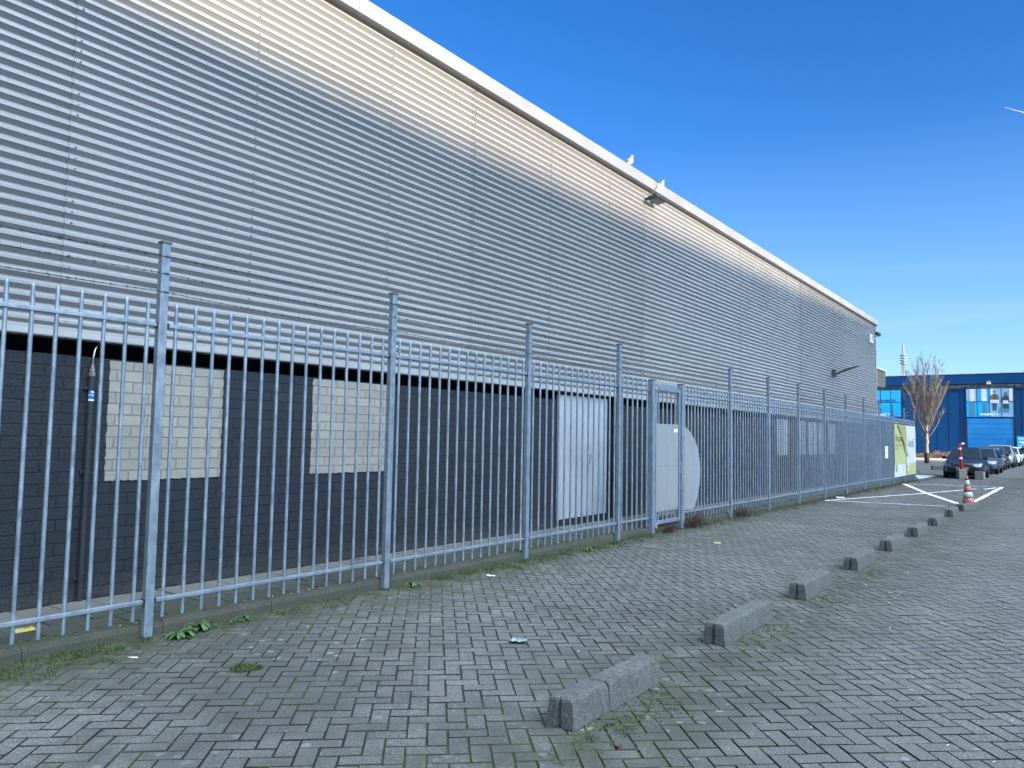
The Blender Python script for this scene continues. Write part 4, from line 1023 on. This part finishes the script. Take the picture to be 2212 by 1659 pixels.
part('collar', MB().tube([(0, 0, 0), (0, 0, .84)], .185, 14), RUBBER, tr)
def scatter_tris(n, fn, sz, mb):
    for _ in range(n):
        p = fn(); a = Vector((random.gauss(0, 1), random.gauss(0, 1), random.gauss(0, 1))).normalized() * sz * random.uniform(.5, 1.3); b = Vector((random.gauss(0, 1), random.gauss(0, 1), random.gauss(0, 1))).normalized() * sz * .5
        p = Vector(p); mb.add([p - a, p + a, p + b], [(0, 1, 2)])
mb = MB()
def bush_pt():
    x = random.uniform(-24, -9.6); h = .62 + .16 * math.sin(x * 2.1) + .10 * math.sin(x * 5.3); q = random.random() ** .5
    return (x, 88.5 + random.uniform(-1, 1) * .9, .12 + h * q * random.uniform(.6, 1.05))
scatter_tris(9000, bush_pt, .09, mb)
for i in range(500):
    x, y, z = bush_pt(); mb.tube([(x, y, .12), (x + random.gauss(0, .12), y + random.gauss(0, .1), z + .12)], .006, 3)
tag(part('bushes', mb, BUSHM), 'row of dry brown bushes along the foot of the blue building', 'bushes', kind='stuff')
struct('pavement', MB().box((-60, 82.2, -.05), (-9.0, 94.7, .10)), m_concrete('lit_kerb_concrete', (.36, .33, .28), (.46, .43, .37), .1))

# ============================================================ BLUE STORAGE BUILDING
bb = thing('blue_building', 'long blue storage building with sky blue window graphics across the background', 'building', (-10, 100, 0)); q0 = bb.location.copy(); BY = 95.0
part('wall', MB(q0).box((-45, BY + .02, 0), (25, 130, 8.05)), BLUEP, bb)
part('fascia', MB(q0).box((-45.1, BY - .10, 8.06), (25.1, 130.1, 9.12)), BLUEP, bb)
part('roof_edge', MB(q0).box((-45.2, BY - .16, 9.12), (25.2, 130.2, 9.20)), simple('pale_roof_trim', (.35, .45, .55), .4), bb)
mb = MB(q0)
for x in np.arange(-44.2, 24, 1.1):
    if -19 < x < -15.7 or -9.8 < x < -5.2: continue
    mb.box((x - .015, BY + .002, .15), (x + .015, BY + .02, 7.45))
part('panel_joints', mb, BLUED, bb)
part('window_strip', MB(q0).box((-45, BY - .03, 7.52), (-9.75, BY + .02, 8.02)).box((-5.1, BY - .03, 7.52), (25, BY + .02, 8.02)).box((-9.6, BY - .03, 7.58), (-5.25, BY + .02, 8.02)), GLASSD, bb)
mb = MB(q0)
for x in np.arange(-44, 24, 1.08): mb.box((x - .03, BY - .045, 7.50), (x + .03, BY - .03, 8.03))
mb.box((-45, BY - .05, 7.46), (25, BY - .02, 7.52))
part('strip_frame', mb, BLUED, bb)
mb = MB(q0)
for i in range(26):
    x = random.uniform(-22, 0); w = random.uniform(.4, 1.6); z = random.uniform(7.58, 7.9); mb.box((x, BY - .038, z), (x + w, BY - .031, z + .03))
part('strip_interior_light', mb, simple('dull_ceiling_tube', (.24, .22, .17), .5), bb)
def graphic(x0, x1, xs, name, mat):
    o = part('window', MB(q0).box((x0 - .12, BY - .05, 4.40), (x1 + .12, BY + .02, 7.55)), BLUED, bb)
    xs = [x0] + xs + [x1]
    for a, b in zip(xs, xs[1:]):
        for z0, z1 in ((4.55, 6.11), (6.19, 7.52)): part('pane', MB(q0).box((a + .04, BY - .07, z0), (b - .04, BY - .051, z1)), mat if not callable(mat) else mat(a, z0), o)
    return o
XD, ZD = (1, 0, 0), (0, 0, 1)
g3 = graphic(-20.1, -15.82, [-19.0, -17.94, -16.87], 'g3', CYAN)
YT = BY - .078
part('lettering', text_mb('OPSLAGRUIMTES', (-16.38, YT, 6.25), XD, ZD, .34, q0, align='RIGHT', sx=1.12, bold=.010), INKB, g3)
part('lettering', text_mb('Share', (-17.78, YT, 6.86), XD, ZD, .22, q0, align='RIGHT', sx=1.2), INKB, g3)
part('lettering', text_mb('INGANG 3', (-17.05, YT, 4.70), XD, ZD, .32, q0, align='RIGHT', sx=1.1, bold=.010), INKW, g3)
part('lettering', text_mb('R', (-18.15, YT, 5.70), XD, ZD, .34, q0, sx=1.1, bold=.01), INKW, g3)
g4 = graphic(-9.55, -5.28, [-8.54, -7.435, -6.347], 'g4', lambda a, z0: CYAN if (z0 < 5 and a < -7.5) or (z0 > 6 and -8.6 < a < -8.4) else CYANL)
part('lettering', text_mb('INGANG 4', (-8.26, YT - .022, 4.70), XD, ZD, .33, q0, sx=1.0, bold=.010), INKW, g4)
def blob(pts, mat, dz=0): part('printed_figure', MB(q0).prism([(a, YT - .006 - dz, b) for a, b in pts], (0, .004, 0)), mat, g4)
PALE = simple('print_pale', (.55, .62, .70), .4); OLIVE = simple('print_olive', (.12, .11, .06), .5); FLESH = simple('print_flesh', (.35, .22, .15), .5); DKPR = simple('print_dark', (.03, .05, .06), .5); TEAL = simple('print_teal', (.05, .22, .30), .4)
for a, b in ((-9.2, -8.75), (-8.15, -7.65), (-7.3, -7.05), (-5.65, -5.35)): blob([(a, 6.2), (b, 6.2), (b, 7.5), (a, 7.5)], PALE)
for a, b in ((-9.2, -8.7), (-8.0, -7.6)): blob([(a, 4.62), (b, 4.62), (b, 6.1), (a, 6.1)], TEAL)
blob([(-7.36, 6.30), (-6.55, 6.30), (-6.58, 6.75), (-6.75, 6.92), (-7.12, 6.92), (-7.33, 6.72)], OLIVE, .002)
blob([(-7.05, 6.92), (-6.86, 6.92), (-6.83, 7.12), (-6.88, 7.22), (-7.03, 7.22), (-7.08, 7.1)], FLESH, .004)
blob([(-7.10, 7.15), (-6.82, 7.17), (-6.86, 7.28), (-7.05, 7.28)], OLIVE, .008)
blob([(-7.00, 6.35), (-6.90, 6.35), (-6.88, 6.9), (-7.0, 6.9)], DKPR, .006)
blob([(-7.35, 6.0), (-6.55, 6.0), (-6.55, 6.33), (-7.35, 6.33)], PALE, .010)
blob([(-7.12, 5.2), (-6.98, 5.2), (-6.96, 5.98), (-7.14, 5.98)], DKPR); blob([(-6.92, 5.2), (-6.80, 5.2), (-6.76, 5.98), (-6.94, 5.98)], DKPR)
blob([(-6.25, 6.22), (-5.65, 6.22), (-5.72, 6.70), (-5.9, 6.88), (-6.05, 6.86), (-6.30, 6.45)], DKPR, .002)
blob([(-6.05, 6.75), (-5.82, 6.70), (-5.80, 7.05), (-5.92, 7.15), (-6.06, 7.08)], OLIVE, .004)
blob([(-6.20, 5.95), (-5.75, 5.95), (-5.75, 6.25), (-6.20, 6.25)], PALE, .008)
blob([(-6.6, 5.0), (-5.7, 5.0), (-5.65, 5.75), (-6.0, 5.9), (-6.5, 5.5)], TEAL); blob([(-6.25, 5.4), (-5.7, 5.4), (-5.7, 5.9), (-6.25, 5.9)], DKPR, .003)
gd = part('garage_door', MB(q0).box((-9.48, BY - .03, .02), (-5.33, BY + .02, 4.38)), GDOOR, bb)
mb = MB(q0)
for z in np.arange(.55, 4.3, .545): mb.box((-9.48, BY - .034, z - .012), (-5.33, BY - .0305, z + .012))
part('door_joint', mb, BLUED, gd)
part('door_jamb', MB(q0).box((-9.72, BY - .06, 0), (-9.5, BY + .015, 4.39)), BLUED, bb); part('door_jamb', MB(q0).box((-5.31, BY - .06, 0), (-5.12, BY + .015, 4.39)), BLUED, bb)
part('house_number_plate', MB(q0).box((-10.05, BY - .02, 1.60), (-9.76, BY + .015, 1.80)), WHITE, bb)
part('alarm_lamp', MB(q0).box((-7.62, BY - .42, 7.98), (-7.25, BY - .11, 8.14)).box((-7.60, BY - .40, 8.18), (-7.27, BY - .11, 8.24)).tube([(-7.4, BY - .2, 8.24), (-7.4, BY - .2, 8.40)], .02, 6), simple('pale_fitting', (.6, .56, .5), .5), bb)
sg = thing('info_sign', 'bright blue information sign at the right edge, right of the blue garage door', 'sign', (-4.2, BY - .1, 1.2)); s0 = sg.location.copy()
part('sign_plate', MB(s0).box((-5.07, BY - .14, .35), (-3.2, BY - .10, 2.56)), CYAN, sg)
mb = MB(s0)
for z, a, b in ((2.33, -4.95, -4.2), (2.24, -4.95, -4.3), (2.0, -4.9, -4.4), (1.9, -4.9, -4.45), (1.55, -4.9, -4.5)): mb.box((a, BY - .145, z), (b, BY - .1405, z + .05))
part('print', mb, INKW, sg)
for x in (-4.9, -3.4): part('sign_leg', MB(s0).box((x - .04, BY - .098, 0), (x + .04, BY - .05, .36)), BLUED, sg)

# grey building with a projecting upper box, just behind the hall
gb = thing('grey_building', 'grey profiled building with an overhanging upper box past the warehouse corner', 'building', (-20, 62, 0)); u0 = gb.location.copy()
part('wall', MB(u0).box((-32, 50, 0), (-15.2, 68.3, 7.35)), GREYCL, gb)
bx = part('upper_box', MB(u0).box((-15.19, 50, 6.2), (-12.56, 68.5, 7.36)), GREYCL, gb)
mb = MB(u0)
for y in np.arange(50.1, 68.4, .6): mb.box((-12.56, y, 6.22), (-12.53, y + .3, 7.34))
part('profile_ribs', mb, GREYCL, bx)
part('roof_trim', MB(u0).box((-32.05, 49.95, 7.365), (-12.45, 68.6, 7.50)), COPE, gb)
part('soffit', MB(u0).box((-15.1, 50, 6.14), (-12.6, 68.45, 6.19)), simple('soffit_blue_reflection', (.10, .22, .36), .4), gb)  # reflected blue is painted into the soffit colour

# TV tower far away
tw = thing('tv_tower', 'distant slender television tower rising beyond the blue roof', 'tower', (-139, 850, 0))
mb = MB()
for a in range(4):
    q = R(45 + 90 * a); mb.tube([(4.2 * math.cos(q), 4.2 * math.sin(q), 0), (2.4 * math.cos(q), 2.4 * math.sin(q), 72), (1.0 * math.cos(q), 1.0 * math.sin(q), 84)], [.32, .26, .22], 5)
for z in np.arange(60, 84, 4): 
    r = 3.1 - (z - 60) * .06; mb.tube([(-r, 0, z), (r, 0, z + 2)], .22, 4); mb.tube([(r, 0, z), (-r, 0, z + 2)], .22, 4)
part('shaft', mb, TOWERM, tw)
part('core', MB().tube([(0, 0, 0), (0, 0, 92)], .55, 10), TOWERM, tw)
part('lower_platform', MB().lathe([(5.2, 59.0), (6.2, 59.4), (6.2, 60.4), (5.0, 61)], n=16).lathe([(4.0, 57.2), (4.6, 57.4), (4.6, 58.2), (4.0, 58.4)], n=16), TOWERM, tw)
for z in (81.5, 84.2, 86.9, 89.6): part('antenna_ring', MB().lathe([(1.6, z - .5), (3.1, z - .2), (3.1, z + .7), (1.6, z + 1.1)], n=16), TOWERM, tw)
part('mast', MB().tube([(0, 0, 91), (0, 0, 95), (0, 0, 101.5)], [.95, .9, .6], 10), TOWERM, tw)

# contrail
d0 = Vector((-.0716, 1.16, .4405)).normalized(); d1 = Vector((-.02, 1.18, .4235)).normalized()
d0 = (_F + _r * ((2170 - 1106) / 1661) - _u * ((232 - 829.5) / 1661)).normalized(); d1 = (_F + _r * ((2290 - 1106) / 1661) - _u * ((264 - 829.5) / 1661)).normalized()
tag(part('contrail', MB().tube([d0 * 9000, d0.lerp(d1, .3) * 9000, d1 * 9000], [2, 4.5, 6], 8), simple('contrail_white', (.55, .58, .6), 1)), 'short white vapour trail high at the right edge of the sky', 'contrail')

# ============================================================ WAREHOUSE ACROSS THE STREET (casts the shade)
oc = thing('warehouse_opposite', 'tall plain grey warehouse across the street', 'warehouse', (45, 10, 0)); w0 = oc.location.copy()
HX = 17.65
def ox(y): return 40 - .132 * (y - 7)
foot = [(ox(-60), -60), (ox(58), 58), (62, 58), (62, -60)]
part('wall', MB(w0).loft([[(x, y, z) for x, y in foot] for z in (0, HX)]), FARW, oc)
part('annex', MB(w0).box((32.5, 58.02, 0), (60, 74.5, 11.0)), FARW, oc)
mb = MB(w0)
for y in np.arange(-55, 54, 8.0):
    x = ox(y) - .05; mb.box((x - .1, y, 0), (x + .6, y + 3.5, 4.2))
part('loading_door', mb, BLUED, oc)

wb = thing('added_warehouse_behind', 'dark brick warehouse added unseen behind the viewpoint to block low sky light', 'warehouse', (5, -40, 0)); wz0 = wb.location.copy()  # unseen building added to darken surfaces that face the viewpoint
part('wall', MB(wz0).box((-30, -44, 0), (34, -32, 11.5)), simple('dark_brown_brick', (.055, .050, .048), .9, 0, .2, 2), wb)
mb = MB(wz0)
for x in np.arange(-26, 30, 9.0): part('loading_door', MB(wz0).box((x, -31.99, 0), (x + 4.0, -31.9, 4.4)), BLUED, wb)

# ============================================================ WEEDS, MOSS, LITTER
def leaf(mb, p, az, L, w, lift, lob=0):
    d = Vector((math.cos(az), math.sin(az), 0)); n = Vector((-d.y, d.x, 0)); P = Vector(p); vs = []; fs = []; m = 6
    for i in range(m + 1):
        t = i / m; c = P + d * L * t + Vector((0, 0, lift * (t * 1.6 - t * t * 1.5) + .004)); ww = w * math.sin(math.pi * (t * .85 + .1)) * (1 + (lob if i % 2 else -lob))
        vs += [c + n * ww + Vector((0, 0, .15 * ww)), c, c - n * ww + Vector((0, 0, .15 * ww))]
    for i in range(m): k = 3 * i; fs += [(k, k + 1, k + 4, k + 3), (k + 1, k + 2, k + 5, k + 4)]
    mb.add(vs, fs)
def weed(label, x, y, s, n, grp='weeds growing along the kerb'):
    t = thing('weed', label, 'weed', (x, y, .0), grp); mb = MB()
    for i in range(n): leaf(mb, (random.gauss(0, .012 * s), random.gauss(0, .012 * s), 0), random.uniform(-2.2, 2.4), s * random.uniform(.09, .17), s * random.uniform(.014, .024), s * random.uniform(.02, .14), .28)
    part('leaves', mb, LEAF, t); return t
weed('large leafy green weed at the kerb right of the nearest post', -5.66, 3.56, 1.0, 26)
weed('low spreading green weed just left of the large leafy weed', -5.58, 3.36, .85, 26)
weed('small green weed a step right of the large leafy weed', -5.68, 3.98, .7, 12)
weed('small green weed at the foot of the second near post', -5.62, 5.95, .8, 12)
weed('green weed on the ground between the third near post and the gate', -5.55, 9.4, .9, 16)
def tuft(mb, x, y, r, n, h, z=0):
    for _ in range(n):
        a = random.uniform(0, 6.28); q = r * random.random() ** .5; px, py = x + q * math.cos(a), y + q * math.sin(a); hh = h * random.uniform(.4, 1.1); az = random.uniform(0, 6.28); l = random.uniform(.1, .7) * hh
        w = .0022; t = Vector((math.cos(az), math.sin(az), 0)); nn = Vector((-t.y, t.x, 0)) * w; P = Vector((px, py, z))
        m = P + t * l * .4 + Vector((0, 0, hh * .65)); e = P + t * l + Vector((0, 0, hh))
        mb.add([P - nn, P + nn, m + nn * .7, m - nn * .7, e], [(0, 1, 2, 3), (3, 2, 4)])
mb = MB(); tuft(mb, 0, 0, .085, 420, .035); tuft(mb, .05, .06, .05, 160, .03)
g = thing('grass_tuft', 'small round green tuft in the open paving left of centre', 'grass', (-4.50, 3.17, 0)); part('blades', mb, GRASS, g)
mb = MB()
for _ in range(150):
    y = random.uniform(1.2, 3.0) if random.random() < .45 else random.uniform(3, 12); tuft(mb, KX1 + .03 + abs(random.gauss(0, .13 if y > 3 else .2)), y, .035, 22, .03)
for _ in range(120): tuft(mb, KX1 + .03 + abs(random.gauss(0, .13)), random.uniform(6.4, 11.6), .06, 30, .040)
for _ in range(90): tuft(mb, KX1 + .03 + abs(random.gauss(0, .24)), random.uniform(1.0, 2.75), .05, 34, .026)
for _ in range(130): tuft(mb, KX1 + .04 + abs(random.gauss(0, .25)), random.uniform(13.5, 36.5), .07, 20, .05)
for _ in range(46): tuft(mb, -2.13 + abs(random.gauss(0, .10)), random.choice([3.75, 4.05, 4.3, 8.2, 10.4]) + random.gauss(0, .16), .03, 26, .012)
tag(part('grass', mb, GRASS), 'thin grass and green growth along the kerb and blocks', 'grass', kind='stuff')
# moss cushions: tiny domes in joints at the kerb top, tile edge and blocks
mb = MB()
def dome(x, y, r, h, z):
    n = 6; ph = random.random() * 6; vs = [(x + r * math.cos(ph + k * 2 * math.pi / n) * random.uniform(.7, 1.2), y + r * math.sin(ph + k * 2 * math.pi / n) * random.uniform(.7, 1.2), z - .004) for k in range(n)]
    vs += [(x + .55 * r * math.cos(ph + k * 2 * math.pi / n), y + .55 * r * math.sin(ph + k * 2 * math.pi / n), z + h * random.uniform(.6, .9)) for k in range(n)] + [(x, y, z + h)]
    mb.add(vs, [(k, (k + 1) % n, n + (k + 1) % n, n + k) for k in range(n)] + [(n + k, n + (k + 1) % n, 2 * n) for k in range(n)])
y = .5
while y < 30:
    if math.sin(y * 1.9) + math.sin(y * .63 + 1) > -.7: dome(KX0 - .005 + random.gauss(0, .008), y, random.uniform(.012, .028), random.uniform(.006, .014), TZ - .002)
    y += random.uniform(.012, .03) * (1 if y < 12 else 2)
for _ in range(1500):
    yb = random.choice([3.7, 4.1, 4.45, 4.2, 3.9, 6.1, 6.6, 8.2, 8.8, 10.5, 3.4]) + random.gauss(0, .22); xx = -2.20 + abs(random.gauss(0, .16))
    dome(xx, yb, random.uniform(.006, .014), random.uniform(.003, .007), -.008 if random.random() < .75 else -.002)
for _ in range(2200): dome(-5.76 + abs(random.gauss(0, .28)), random.uniform(1, 12), random.uniform(.007, .018), random.uniform(.003, .008), -.006)
tag(part('moss', mb, MOSSM), 'moss cushions in the joints along kerb, tiles and stop blocks', 'moss', kind='stuff')
# dead plants by the gate and along the far kerb
def dead(label, x, y, s, n):
    t = thing('dead_plant', label, 'plant', (x, y, 0), 'withered plants at the foot of the fence'); mb = MB()
    for i in range(n):
        a = random.uniform(0, 6.28); h = s * random.uniform(.08, .24); b0_ = Vector((random.gauss(0, .05 * s), random.gauss(0, .16 * s), 0)); tp = b0_ + Vector((math.cos(a) * h * .5, math.sin(a) * h * .5, h))
        mb.tube([b0_, b0_.lerp(tp, .5) + Vector((0, 0, .02)), tp], [.003, .0025, .0015], 3)
        for k in range(5): q = b0_.lerp(tp, random.uniform(.3, 1)); scatter_tris(2, lambda: q + Vector((random.gauss(0, .012), random.gauss(0, .012), 0)), .014, mb)
    part('stalks', mb, DRY, t)
dead('withered brown plant right of the gate post', -5.64, 13.35, 1.2, 110)
dead('smaller withered plant on the ground under the gate', -5.62, 12.25, .7, 60)
dead('withered brown plant at the first fence post right of the gate', -5.64, 15.8, 1.0, 80)
mb = MB()
scatter_tris(2600, lambda: (KX1 + .03 + abs(random.gauss(0, .18)), random.uniform(13, 37), random.uniform(0, .03)), .022, mb)
scatter_tris(700, lambda: (KX1 + .02 + abs(random.gauss(0, .10)), random.uniform(1, 13), random.uniform(0, .012)), .010, mb)
tag(part('dry_leaves', mb, DRY), 'dry leaf litter and soil crumbs lying along the kerb', 'leaf litter', kind='stuff')
# small litter pieces
def crumple(label, name, cat, x, y, z, sx, sy, mat, hgt=.012, rz=0, cell=5):
    t = MB(); vs = []; fs = []
    for i in range(cell + 1):
        for j in range(cell + 1): vs.append(((i / cell - .5) * sx + random.gauss(0, sx * .03), (j / cell - .5) * sy + random.gauss(0, sy * .03), .003 + random.random() * hgt))
    for i in range(cell):
        for j in range(cell): k = i * (cell + 1) + j; fs.append((k, k + cell + 1, k + cell + 2, k + 1))
    t.add(vs, fs); o = part(name, t, mat); o.location = (x, y, z); o.rotation_euler = (0, 0, rz); tag(o, label, cat); solid(o, .001); return o
CLEAR = simple('pale_film', (.22, .235, .25), .25)
crumple('crumpled clear plastic wrapper on the paving left of the nearest stop block', 'plastic_wrapper', 'litter', -3.50, 4.90, 0, .14, .07, CLEAR, .025, .5)
crumple('white scrap of paper at the kerb near the third near post', 'paper_scrap', 'litter', -5.36, 6.95, 0, .10, .04, WHITE, .012, .2)
crumple('flat white paper at the kerb beyond the gate near the painted line', 'paper_scrap', 'litter', -5.48, 23.3, 0, .22, .35, WHITE, .02, .3)
crumple('red leaf scrap between pavers at the foot of the picture', 'red_leaf', 'leaf', -1.93, 3.60, .002, .035, .03, simple('red_leaf', (.12, .03, .02), .7), .01, 0)
cg = thing('cigarette_end', 'white and tan cigarette end on the paving near the kerb at left', 'cigarette', (-5.30, 2.83, 0), rz=R(35))
part('paper', MB().tube([(0, 0, .006), (.045, 0, .006)], .0048, 8), WHITE, cg); part('filter', MB().tube([(-.022, 0, .006), (0, 0, .006)], .005, 8), simple('tan_filter', (.6, .35, .15), .7), cg)
for lab, x, y, z, rz in (('yellow marker plate set in the tiles behind the fence at far left', -6.24, 2.52, TZ + .002, 0.0), ('yellow marker plate lying flush in the open paving right of the gate', -4.50, 11.5, .002, .4)):
    t = thing('marker_plate', lab, 'marker', (x, y, z), 'small yellow marker plates in the ground', rz)
    part('plate', MB().box((-.055, -.075, -.004), (.055, .075, .006)), YELP, t, bevel=.003)
    part('plate_lettering', text_mb('n', (-.025, .015, .0068), (0, 1, 0), (-1, 0, 0), .09, sx=.9, bold=.004), INK, t)
    part('plate_symbol', MB().tube([(0, -.035, .006), (0, -.035, .0068)], .026, 12), simple('grey_blue_print', (.25, .33, .38), .5), t)
# white specks and crumbs of lime on kerb and paving
mb = MB()
for _ in range(60):
    x = random.uniform(-5.7, 0); y = random.uniform(2, 14); mb.add([(x + random.gauss(0, .008), y + random.gauss(0, .008), .004 + random.random() * .006) for _ in range(3)], [(0, 1, 2)])
for _ in range(60):
    x = KX1 - random.uniform(.02, .1); y = random.uniform(1.5, 14); mb.add([(x + random.gauss(0, .009), y + random.gauss(0, .009), KZ + .003 + random.random() * .006) for _ in range(3)], [(0, 1, 2)])
tag(part('pale_crumbs', mb, WHITE), 'tiny pale crumbs scattered over kerb and paving', 'crumbs', kind='stuff')
